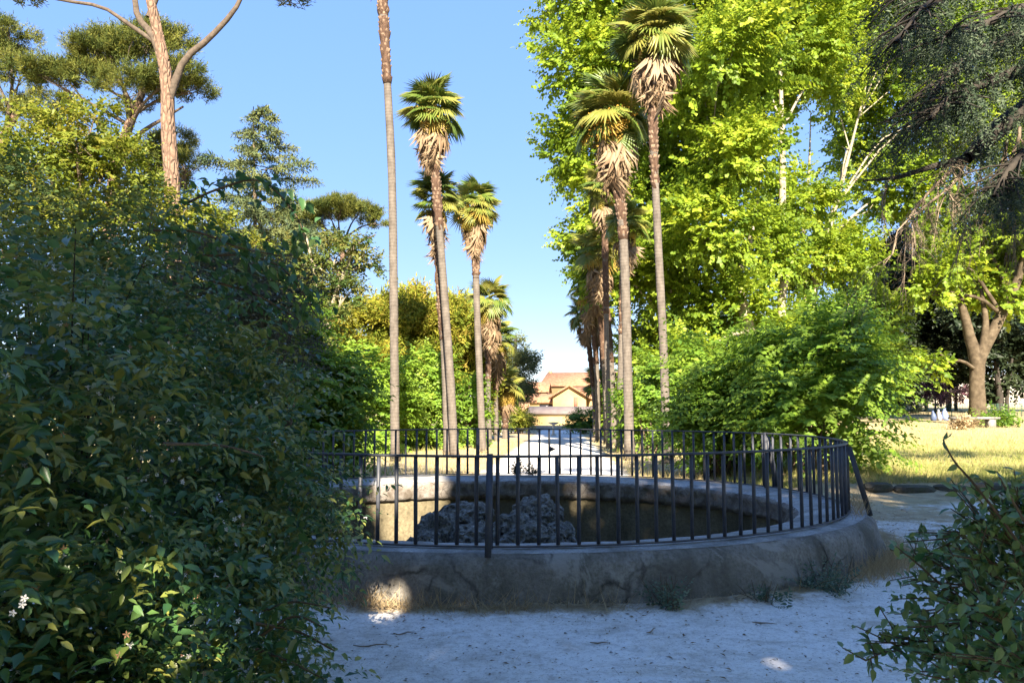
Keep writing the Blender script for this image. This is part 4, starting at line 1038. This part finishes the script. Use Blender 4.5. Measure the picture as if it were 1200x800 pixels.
dr = unit(dr * np.array((1, 1, .5)) + rng.normal(size=dr.shape) * .35 + np.array((.15, -.1, -.05)))
pos, ld, nr, sz, idx = shoots(p0, dr, rng.uniform(.12, .34, len(p0)), 9, .3, .068, .72, flat=.7, jitter=.3)
tn = tint_for(cid, idx, .32, .31)
# keep leaves that stand close to the camera as single leaves
keep = (np.hypot(pos[:, 0], pos[:, 1]) > 1.5)
pos, ld, nr, sz, tn = pos[keep], ld[keep], nr[keep], sz[keep], tn[keep]
dist = np.linalg.norm(pos - np.array((0, 0, CAM_H)), axis=1)
vx = pos[:, 0] / pos[:, 1]; vis = (pos[:, 1] > .5) & (vx > -.66) & ((CAM_H - pos[:, 2]) / pos[:, 1] < .35)
order = np.argsort(np.where(vis, dist, 1e9))[:900][::3]
single = np.zeros(len(pos), bool); single[order] = True
q = ~single
foliage('foliage', pos[q], ld[q], nr[q], sz[q], .52, T_LEAF, M['abelia'], tn[q], ab)
def single_leaves(root, pos, ld, nr, sz, width, tpl, mat, name='leaf'):
    me = make_mesh(name, tpl[0] * np.array((1, width, 1)), [i for f in tpl[1] for i in f], [len(f) for f in tpl[1]], mat, np.full(len(tpl[1]), .12))
    rl = np.array(root.location)
    for p, d_, n_, s in zip(pos, ld, nr, sz):
        x = unit(d_); y = unit(np.cross(n_, x)); z = np.cross(x, y); c = p - rl
        o = link(name, me, root)
        o.matrix_basis = Matrix(((x[0] * s, y[0] * s, z[0] * s, c[0]), (x[1] * s, y[1] * s, z[1] * s, c[1]), (x[2] * s, y[2] * s, z[2] * s, c[2]), (0, 0, 0, 1)))
single_leaves(ab, pos[single], ld[single], nr[single], sz[single] * 1.15, .52, T_LEAF, M['abelia'])
# inner fill, tinted darker to paint in the shade inside the bush
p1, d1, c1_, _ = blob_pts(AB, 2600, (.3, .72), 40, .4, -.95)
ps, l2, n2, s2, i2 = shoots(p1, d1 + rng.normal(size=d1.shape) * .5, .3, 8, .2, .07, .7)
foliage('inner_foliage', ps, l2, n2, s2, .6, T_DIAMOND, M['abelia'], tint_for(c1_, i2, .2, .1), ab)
st = MB()
for k in range(110):
    i = rng.integers(0, len(p0)); a = np.array((-2.5 + rng.normal() * .5, 4.2 + rng.normal() * .9, 0.02)); e = p0[i] + dr[i] * .2
    if e[2] < .4 or e[0] > -1.35: continue
    a[:2] = np.clip(a[:2], (-3.1, 3.3), (-2.0, 5.2)); m_ = (a + e) / 2; m_[2] = a[2] + (e[2] - a[2]) * .7
    st.tube(spline([a, m_, e], 7), np.linspace(.008, .002, 7), 5, cap=False)
st.build('stems', M['dark_bark'], ab, kind='stuff')
# protruding sprays, a low tint painting in their backlit look, at the top right and lower right of the bush
pr = []
for pts, n_, lf in [([(215, 240, 4.2), (255, 222, 4.2), (305, 212, 4.2), (345, 250, 4.2), (362, 292, 4.2)], 26, .085), ([(235, 300, 4.3), (290, 300, 4.3), (335, 318, 4.3), (372, 372, 4.3)], 26, .085),
                    ([(180, 270, 4.1), (230, 272, 4.1), (280, 290, 4.1), (330, 300, 4.1)], 24, .08), ([(250, 330, 4.3), (300, 345, 4.3), (350, 375, 4.3)], 22, .07),
                    ([(310, 715, 3.6), (345, 705, 3.6), (388, 712, 3.6)], 18, .03), ([(300, 730, 3.5), (350, 740, 3.5), (392, 762, 3.5)], 20, .03), ([(300, 760, 3.4), (340, 775, 3.4), (380, 795, 3.4)], 18, .03), ([(305, 745, 3.5), (345, 722, 3.5), (380, 735, 3.5)], 16, .03),
                    ([(190, 520, 3.0), (260, 522, 3.2), (310, 535, 3.4)], 12, .035)]:
    q = spline([P(*a) for a in pts], n_); mb = MB(); mb.tube(q, np.linspace(.008, .003, n_), 5, cap=False); mb.build('stem', M['bark'], ab)
    tg = unit(np.gradient(q, axis=0)); reps = 4 if lf > .05 else 2
    for r_ in range(reps):
        sd = unit(np.cross(tg, (0, 0, 1.0))) * (1 if r_ % 2 else -1)
        ld_ = tg * .5 + sd * .6 + rng.normal(size=q.shape) * .4 + np.array((0, 0, -.35 if lf > .05 else 0)); pr.append((q + rng.normal(size=q.shape) * (.05 if lf > .05 else .006), ld_, np.array((0, 0, 1.0)) + rng.normal(size=q.shape) * .5, np.full(n_, lf) * rng.uniform(.7, 1.1, n_)))
pp_ = [np.concatenate([e[i] for e in pr]) for i in range(4)]
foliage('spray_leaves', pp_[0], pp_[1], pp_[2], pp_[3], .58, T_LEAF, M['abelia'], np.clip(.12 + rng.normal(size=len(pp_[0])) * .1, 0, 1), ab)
# blossoms
fl = MB()
for k in range(5):
    a = k * 2 * math.pi / 5
    fl.add([(0, 0, 0), (.6, -.28, .35), (1, 0, .4), (.6, .28, .35)] @ np.array(((math.cos(a), math.sin(a), 0), (-math.sin(a), math.cos(a), 0), (0, 0, 1))), [(0, 1, 2, 3)], .5)
fl.tube([(0, 0, -.9), (0, 0, -.3), (0, 0, .02)], [.1, .16, .2], 5, cap=False, tint=.3)
FLM = make_mesh('flower', np.concatenate(fl.v), fl.f, fl.s, M['flower'], fl.t)
sp_ = MB()
for k in range(5):
    a = k * 2 * math.pi / 5 + .3
    sp_.add([(0, 0, 0), (.5, -.18, .15), (1, 0, .1), (.5, .18, .15)] @ np.array(((math.cos(a), math.sin(a), 0), (-math.sin(a), math.cos(a), 0), (0, 0, 1))), [(0, 1, 2, 3)], .5)
SPM = make_mesh('sepal', np.concatenate(sp_.v), sp_.f, sp_.s, M['sepal'], sp_.t)
cand = np.where(vis & (dist < 6))[0]
# favour the side that faces the camera
u = unit(pos[cand] - np.array((-2.6, 4.4, 1.2))); face = (u * unit(np.array((.8, -1, .15)))).sum(1); cand = cand[face > .25]
for i in rng.choice(cand, 170, replace=False):
    for j in range(int(rng.integers(1, 4))):
        dv = unit(unit(pos[i] - np.array((-2.6, 4.4, 1.2))) + rng.normal(size=3) * .5); c = pos[i] + dv * .03 + rng.normal(size=3) * .016 - np.array(ab.location)
        fm = rng.uniform() < .62; s = rng.uniform(.011, .017)
        o = link('flower' if fm else 'sepal', FLM if fm else SPM, ab); o.location = c
        o.rotation_euler = Vector(dv).to_track_quat('Z', 'Y').to_euler(); o.scale = (s, s, s)

# ------------------------------------------------------------------ right foreground shrub
rs_ = thing('glossy_shrub', 'glossy small leaved shrub with long bare shoots in the lower right corner', 'shrub', (1.85, 2.55, 0))
tips = [((1200, 790, 2.5), (1120, 745, 2.4), (1060, 745, 2.4), (1015, 768, 2.4)), ((1210, 740, 2.6), (1150, 700, 2.5), (1110, 690, 2.5), (1062, 745, 2.5)), ((1215, 700, 2.6), (1160, 660, 2.6), (1120, 640, 2.6), (1070, 622, 2.6)),
        ((1210, 680, 2.7), (1150, 640, 2.7), (1110, 620, 2.7), (1082, 655, 2.7)), ((1220, 640, 2.5), (1180, 600, 2.5), (1130, 590, 2.5), (1100, 618, 2.5)), ((1230, 700, 2.4), (1190, 640, 2.4), (1160, 600, 2.4), (1150, 565, 2.4)),
        ((1215, 760, 2.3), (1170, 750, 2.3), (1130, 770, 2.3), (1095, 760, 2.3)), ((1225, 660, 2.3), (1200, 620, 2.3), (1180, 590, 2.3), (1172, 560, 2.3)), ((1210, 720, 2.5), (1170, 690, 2.5), (1140, 660, 2.5), (1090, 680, 2.5)),
        ((1220, 780, 2.2), (1180, 730, 2.2), (1150, 710, 2.2), (1120, 720, 2.2)), ((1240, 700, 2.3), (1210, 680, 2.3), (1185, 640, 2.3), (1140, 625, 2.3)), ((1230, 790, 2.1), (1200, 750, 2.1), (1180, 720, 2.1), (1150, 700, 2.1)),
        ((1240, 640, 2.3), (1215, 600, 2.3), (1200, 570, 2.3), (1195, 545, 2.3)), ((1230, 810, 2.2), (1190, 790, 2.2), (1150, 780, 2.2), (1110, 795, 2.2)), ((1250, 820, 2.0), (1210, 780, 2.0), (1190, 760, 2.0), (1170, 770, 2.0))]
L_ = [[], [], [], []]; st = MB()
basep = np.array((1.95, 2.6, .0))
for k, tpx in enumerate(tips):
    q = spline([P(a_, 800 - (800 - b_) * .83, c_) for a_, b_, c_ in tpx], 26); full = spline([basep + rng.normal(size=3) * .06 * np.array((1, 1, 0)), (basep + q[0]) / 2 + (0.05, 0, .1), q[0]], 6)
    st.tube(np.concatenate([full[:-1], q]), np.linspace(.006, .002, 31), 5, cap=False)
    for s0 in range(3, 26):
        sd = rng.normal(size=3); sd[2] = abs(sd[2]) * .4; ln = rng.uniform(.05, .16); tg = unit(q[min(s0 + 1, 25)] - q[s0 - 1])
        dv = unit(tg * .6 + unit(sd) * .8); tw_ = spline([q[s0], q[s0] + dv * ln], 7); st.tube(tw_, np.linspace(.003, .0015, 7), 4, cap=False)
        for t_ in tw_[1:]:
            L_[0].append(t_); L_[1].append(dv * .4 + rng.normal(size=3) * .7); L_[2].append(np.array((0, -.3, 1.0)) + rng.normal(size=3) * .5); L_[3].append(rng.uniform(.028, .046))
    for t_ in q[6:]:
        L_[0].append(t_); L_[1].append(rng.normal(size=3)); L_[2].append(np.array((0, -.3, 1.0)) + rng.normal(size=3) * .5); L_[3].append(rng.uniform(.028, .046))
# dense heart of the shrub at the right edge
p0, dr, cid, _ = blob_pts([(P(1225, 760, 2.5), np.array((.26, .3, .34))), (P(1245, 730, 2.6), np.array((.2, .25, .2))), (P(1260, 900, 2.5), np.array((.45, .45, .35)))], 520, (.5, 1), 26, .4, -.9)
ps, l2, n2, s2, i2 = shoots(p0, dr, .16, 8, .1, .038, .7)
# long bare shoots with few leaves
for pts in ([(1210, 660, 2.2), (1175, 610, 2.2), (1140, 565, 2.2), (1118, 540, 2.2), (1105, 515, 2.2)], [(1215, 640, 2.1), (1200, 610, 2.1), (1180, 575, 2.1), (1168, 552, 2.1)], [(1160, 720, 2.5), (1110, 690, 2.5), (1075, 660, 2.5), (1050, 640, 2.5)]):
    q = spline([P(*a) for a in pts], 14); st.tube(q, np.linspace(.005, .002, 14), 5, cap=False)
    for t_ in q[3::2]:
        for e in range(2):
            L_[0].append(t_); L_[1].append(rng.normal(size=3)); L_[2].append(rng.normal(size=3)); L_[3].append(rng.uniform(.02, .05))
st.build('stems', M['bark'], rs_, kind='stuff')
A4 = [np.array(e) for e in L_]
n1 = len(A4[0]); selr = np.zeros(n1, bool); selr[rng.permutation(n1)[:300]] = True
foliage('foliage', np.concatenate([A4[0][~selr], ps]), np.concatenate([A4[1][~selr], l2]), np.concatenate([A4[2][~selr], n2]), np.concatenate([A4[3][~selr], s2]), .62, T_LEAF, M['box'], rng.uniform(.1, .8, (~selr).sum() + len(ps)), rs_)
single_leaves(rs_, A4[0][selr], A4[1][selr], A4[2][selr], A4[3][selr], .62, T_LEAF, M['box'])

# ------------------------------------------------------------------ weeds at the wall
def weed(label, c, r, h, n, mat=M['weed'], leaf=.05, name='weed', cat='weed', group='weeds growing at the foot of the basin wall'):
    root = thing(name, label, cat, c, group)
    a = rng.uniform(0, 6.28, n); el = rng.uniform(.3, 1.4, n); dr = np.stack([np.cos(a) * np.cos(el) * r / h, np.sin(a) * np.cos(el) * r / h, np.sin(el)], -1)
    ps, l2, n2, s2, i2 = shoots(np.tile(np.array(c), (n, 1)) + rng.normal(size=(n, 3)) * np.array((r * .35, r * .35, 0)), dr, h * rng.uniform(.5, 1.1, n), 12, .25, leaf, .75)
    foliage('foliage', ps, l2, n2, s2, .5, T_LEAF, mat, tint_for(np.arange(n), i2, .3, .4), root)
    mb = MB()
    for k in range(min(n, 14)):
        q0 = np.array(c) + rng.normal(size=3) * np.array((r * .3, r * .3, 0)); mb.tube([q0, q0 + unit(dr[k]) * h * .5, q0 + unit(dr[k]) * h * .9 - (0, 0, .1 * h)], [.004, .003, .002], 4, cap=False)
    mb.build('stems', M['bark'], root)
weed('tall thin grey green weed at the crack of the basin wall, leftmost of three', foot(782), .16, .4, 26, leaf=.045)
weed('low spreading grey green weed at the wall foot, between the other two', foot(889), .2, .26, 30, leaf=.04)
weed('bushiest grey green weed at the wall foot, nearest the right brace', foot(962), .3, .42, 60, leaf=.05)
weed('dark little weed on the far coping left of the avenue', P(606, 556, 13.8), .1, .3, 12, M['oak'], .06, group='small weeds on the far coping')
weed('dark forked weed on the far coping in front of the avenue', P(621, 556, 13.8), .16, .3, 12, M['oak'], .06, group='small weeds on the far coping')
weed('leafy bush growing at the foot of the stout forked trunk', G(1172, 39), .9, 1.5, 70, M['elm'], .22, 'bush', 'bush', None)
weed('tuft of tall pale dry grass in front of the stone bench', G(1128, 36.5), .5, .8, 60, M['straw'], .2, 'grass_tuft', 'grass tuft', None)

# ------------------------------------------------------------------ grass, straw, litter
def blades(name, xy, hgt, wid, mat, tint, lean=.5, lying=False, dz=0.0, tpl=T_BLADE):
    n = len(xy); z = H(xy[:, 0], xy[:, 1]) + .05 * np.exp(-((er(xy[:, 0], xy[:, 1]) - 3.85) / .3) ** 2) + dz
    pos = np.stack([xy[:, 0], xy[:, 1], z], -1); a = rng.uniform(0, 6.28, n)
    d = np.stack([np.cos(a), np.sin(a), np.zeros(n)], -1)
    if lying: d[:, 2] = rng.uniform(-.03, .35, n); nr = np.tile((0, 0, 1.0), (n, 1)) + rng.normal(size=(n, 3)) * .2
    else: d = d * lean * rng.uniform(0, 1, (n, 1)); d[:, 2] = 1; nr = np.stack([np.cos(a + 1.2), np.sin(a + 1.2), np.zeros(n)], -1)
    v, F, S, nf = leaf_arrays(pos, d, nr, hgt, wid, tpl)
    return tag(link(name, make_mesh(name, v, F, S, mat, np.repeat(tint, nf))), kind='stuff')
n = 42000
yy = 15.4 + 28 * rng.uniform(0, 1, n) ** 1.6; xx = rng.uniform(.2, .75, n) * yy + rng.normal(size=n) * .5
ok = (xx > 5.4 + .064 * (yy - 26)) & (gravel_mask(xx, yy) < .4); xx, yy = xx[ok], yy[ok]
pt = .5 + .5 * np.sin(xx * .9 + 1) * np.sin(yy * .7); gt = np.clip(.75 * (1 - sstep(20, 30, yy)) * (.5 + .5 * pt) + rng.normal(size=len(xx)) * .18, 0, 1)
blades('lawn_grass', np.stack([xx, yy], -1), rng.uniform(.06, .2, len(xx)), .1, M['grass'], gt, 1.2)
n = 16000
yy = 15 + 30 * rng.uniform(0, 1, n) ** 1.3; xx = rng.uniform(-.35, .25, n) * yy; ok = (gravel_mask(xx, yy) < .35); xx, yy = xx[ok], yy[ok]
blades('verge_grass', np.stack([xx, yy], -1), rng.uniform(.08, .32, len(xx)), .07, M['grass'], np.clip(.3 + .3 * np.sin(xx) + rng.normal(size=len(xx)) * .2, 0, 1), 1.0)
n = 8000
a = R(-90) + rng.normal(size=n) * 1.0 + .15; r_ = 3.85 + np.abs(rng.normal(size=n)) * .13
keepa = rng.uniform(size=n) < (.35 + .65 * (mnoise.noise(Vector((1, 2, 3))) + 1) * .5 + .3 * np.sin(a * 7))
xy = np.stack([BC[0] + SX * r_ * np.cos(a), BC[1] + r_ * np.sin(a)], -1)[keepa]
blades('dry_straw', xy, rng.uniform(.05, .2, len(xy)), .035, M['straw'], rng.uniform(0, 1, len(xy)), lying=True, dz=.006)
n = 9000
xx = rng.uniform(-2.2, 7.5, n); yy = 3.2 + 11 * rng.uniform(0, 1, n) ** 1.1; cl_ = np.array([mnoise.noise(Vector((a * .9, b_ * 1.6, 3))) for a, b_ in zip(xx, yy)])
ok = (cl_ + rng.normal(size=n) * .12 > .12) & (er(xx, yy) > 3.95); xy = np.stack([xx, yy], -1)[ok]
blades('dry_straw', xy, rng.uniform(.02, .11, len(xy)), .035, M['straw'], rng.uniform(0, .8, len(xy)), lying=True, dz=.004)
n = 8000
xy = np.stack([5.5 + rng.normal(size=n) * 1.1, 9.6 + rng.normal(size=n) * 1.7], -1); xy = xy[er(xy[:, 0], xy[:, 1]) > 3.95]
blades('dry_straw', xy, rng.uniform(.05, .16, len(xy)), .04, M['straw'], rng.uniform(0, 1, len(xy)), lying=True, dz=.004)
n = 1500
a = R(-35) + rng.normal(size=n) * .12; xy = np.stack([BC[0] + SX * 3.98 * np.cos(a), BC[1] + 3.98 * np.sin(a)], -1) + rng.normal(size=(n, 2)) * np.array((.14, .1)); xy = xy[er(xy[:, 0], xy[:, 1]) > 3.85]
blades('dry_grass', xy, rng.uniform(.08, .26, len(xy)), .03, M['straw'], rng.uniform(.3, 1, len(xy)), 1.0)
n = 900
a = R(-90) + R(-14) + rng.normal(size=n) * .2; xy = np.stack([BC[0] + SX * 3.95 * np.cos(a), BC[1] + 3.95 * np.sin(a)], -1) + rng.normal(size=(n, 2)) * .05
blades('dry_grass', xy, rng.uniform(.06, .26, n), .03, M['straw'], rng.uniform(.1, .9, n), 1.3)
n = 260
a = R(-14) + rng.normal(size=n) * .12; xy = np.stack([BC[0] + SX * 3.62 * np.cos(a), BC[1] + 3.62 * np.sin(a)], -1) + rng.normal(size=(n, 2)) * .05
blades('dry_grass', xy, rng.uniform(.08, .26, n), .03, M['straw'], rng.uniform(.3, 1, n), 1.0, dz=.45)
n = 8000
xy = np.stack([rng.uniform(-1.9, 6.5, n), 3.0 + 11.5 * rng.uniform(0, 1, n) ** 1.2], -1); xy = xy[er(xy[:, 0], xy[:, 1]) > 3.95]
blades('leaf_litter', xy, rng.uniform(.008, .05, len(xy)) * rng.uniform(.5, 1.2, len(xy)), rng.uniform(.06, .5, (len(xy), 1, 1)), M['litter'], rng.uniform(0, 1, len(xy)), lying=True, dz=.006, tpl=T_DIAMOND)
TW = ['long bent dry twig on the pale gravel under the sun fleck', 'short dry twig lying below the front railing post', 'dry twig angled across the gravel left of the front post', 'dry twig at the right, below the two small weeds', 'small dry twig near the middle of the bottom gravel', 'dry twig pointing away from the viewer on the middle gravel', 'long dry stick on the gravel right of the basin', 'thin twig close to the wall foot below the rockwork']
for i, (px, py, L_t, az) in enumerate([(440, 748, .28, .1), (515, 722, .12, 2.5), (478, 735, .16, .6), (890, 722, .2, -.2), (700, 748, .14, .2), (760, 735, .18, 1.0), (1080, 620, .5, .1), (640, 700, .15, .4)]):
    d_ = CAM_H * FPX / (py - 471); c = G(px, d_); mb = MB(); t = np.linspace(-.5, .5, 6)
    mb.tube([(c[0] + math.cos(az) * L_t * s, c[1] + math.sin(az) * L_t * s + .012 * math.sin(s * 7 + i), c[2] + .012 + .004 * math.sin(s * 9)) for s in t], [.003, .005, .006, .005, .004, .002], 5)
    tag(mb.build('twig', M['twig']), TW[i], 'twig', 'dry twigs on the gravel')

# ------------------------------------------------------------------ shade trees behind the camera (their shadow covers the foreground)
n_dir = np.array((math.sin(SUN_AZ), math.cos(SUN_AZ))); t_dir = np.array((n_dir[1], -n_dir[0]))
HT = 14.0
def shaft_ok(pts):
    """leaves left out of the unseen crowns so sun reaches flecks, bush and twigs"""
    keep = np.ones(len(pts), bool); s = np.array(TO_SUN)
    for c, r_ in ([(tuple(P(1092, 225, 8.5)), .4), (tuple(P(1072, 290, 8.4)), .4), (tuple(P(1112, 270, 8.5)), .35), ((-1.12, 6.78, 0.0), .2), (tuple(P(130, 640, 2.5)), .07), (tuple(P(60, 600, 2.6)), .06), (tuple(P(205, 690, 2.8)), .07), (tuple(P(110, 725, 2.4)), .06), (tuple(P(235, 615, 3.0)), .06), (tuple(P(30, 690, 2.4)), .05),  ((-1.2, 7.15, 1.0), .24), ((-1.75, 13.4, .4), .6), ((-1.8, 13.45, .0), .6), ((-1.8, 13.45, -.4), .5)]):
        w = pts - np.array(c); k = w @ s; dist_ = np.linalg.norm(w - k[:, None] * s, axis=1); keep &= dist_ > r_ + .06
    return keep
SHADE = [(-19, 24), (-14.5, 25), (-10.5, 25), (-7, 25), (-4, 24.5), (-.2, 17.5), (3.5, 17), (7, 18.3), (10.8, 18.6), (14.6, 18.6), (20, 17), (24.5, 18)]
WHERE = ['far to the left', 'second from the left', 'third from the left', 'left of the nearest tall one', 'close behind the viewer on the left', 'nearly straight behind the viewer', 'just right of the line of view', 'behind on the right', 'behind the cedar', 'right of the cedar line', 'far to the right', 'last on the right']
for i, (sx, sy) in enumerate(SHADE):
    top_z = 18.0 if sy > 20 else 15.0
    x, y = np.array((sx, sy)) - n_dir * (top_z / math.tan(SUN_EL))
    hh = top_z + rng.uniform(-1.2, .3); z0 = float(H(x, y))
    root = thing('shade_tree', 'broad park tree shading the basin, standing ' + WHERE[i], 'tree', (x, y, z0), 'park trees behind the viewer')
    mb = MB(); path = spline([(x, y, z0 - .1), (x + .1, y, hh * .4), (x - .1, y + .1, hh * .8)], 10); rads = np.linspace(.3, .1, 10); mb.tube(path, rads, 10, .04); mb.build('trunk', M['bark'], root, True)
    bl = [(np.array((x + a, y + b_, z)), np.array((r_, r_, r_ * .9))) for a, b_, z, r_ in [(0, 0, hh - 2.6, 2.7), (1.2, -.8, hh * .55, 3.0), (-1.3, .8, hh * .55, 3.0), (0, 0, hh * .3, 3.0), (.8, 1.2, hh * .72, 2.6), (-.6, -1.2, hh * .72, 2.6)]]
    if 3 < sx < 17: bl.append((np.array((x, y, 15 + 4.2 * math.tan(SUN_EL))), np.array((3.4, .4, .25))))  # thin flat leaf layer added to throw a shade band across the lawn
    p0, dr, cid, cents = blob_pts(bl, 1900, (.3, 1), 24, .52, -.95)
    lb = MB(); grow_limbs(lb, path, rads, bl, cents, 1, 3); lb.build('limbs', M['bark'], root, True)
    ps, l2, n2, s2, i2 = shoots(p0, unit(dr + rng.normal(size=dr.shape) * .4), .9, 7, .2, .4, .7)
    kp = shaft_ok(ps + unit(l2) * .15)
    foliage('crown', ps[kp], l2[kp], n2[kp], s2[kp], .65, T_DIAMOND, M['plane'], tint_for(cid, i2, .25, .4)[kp], root)
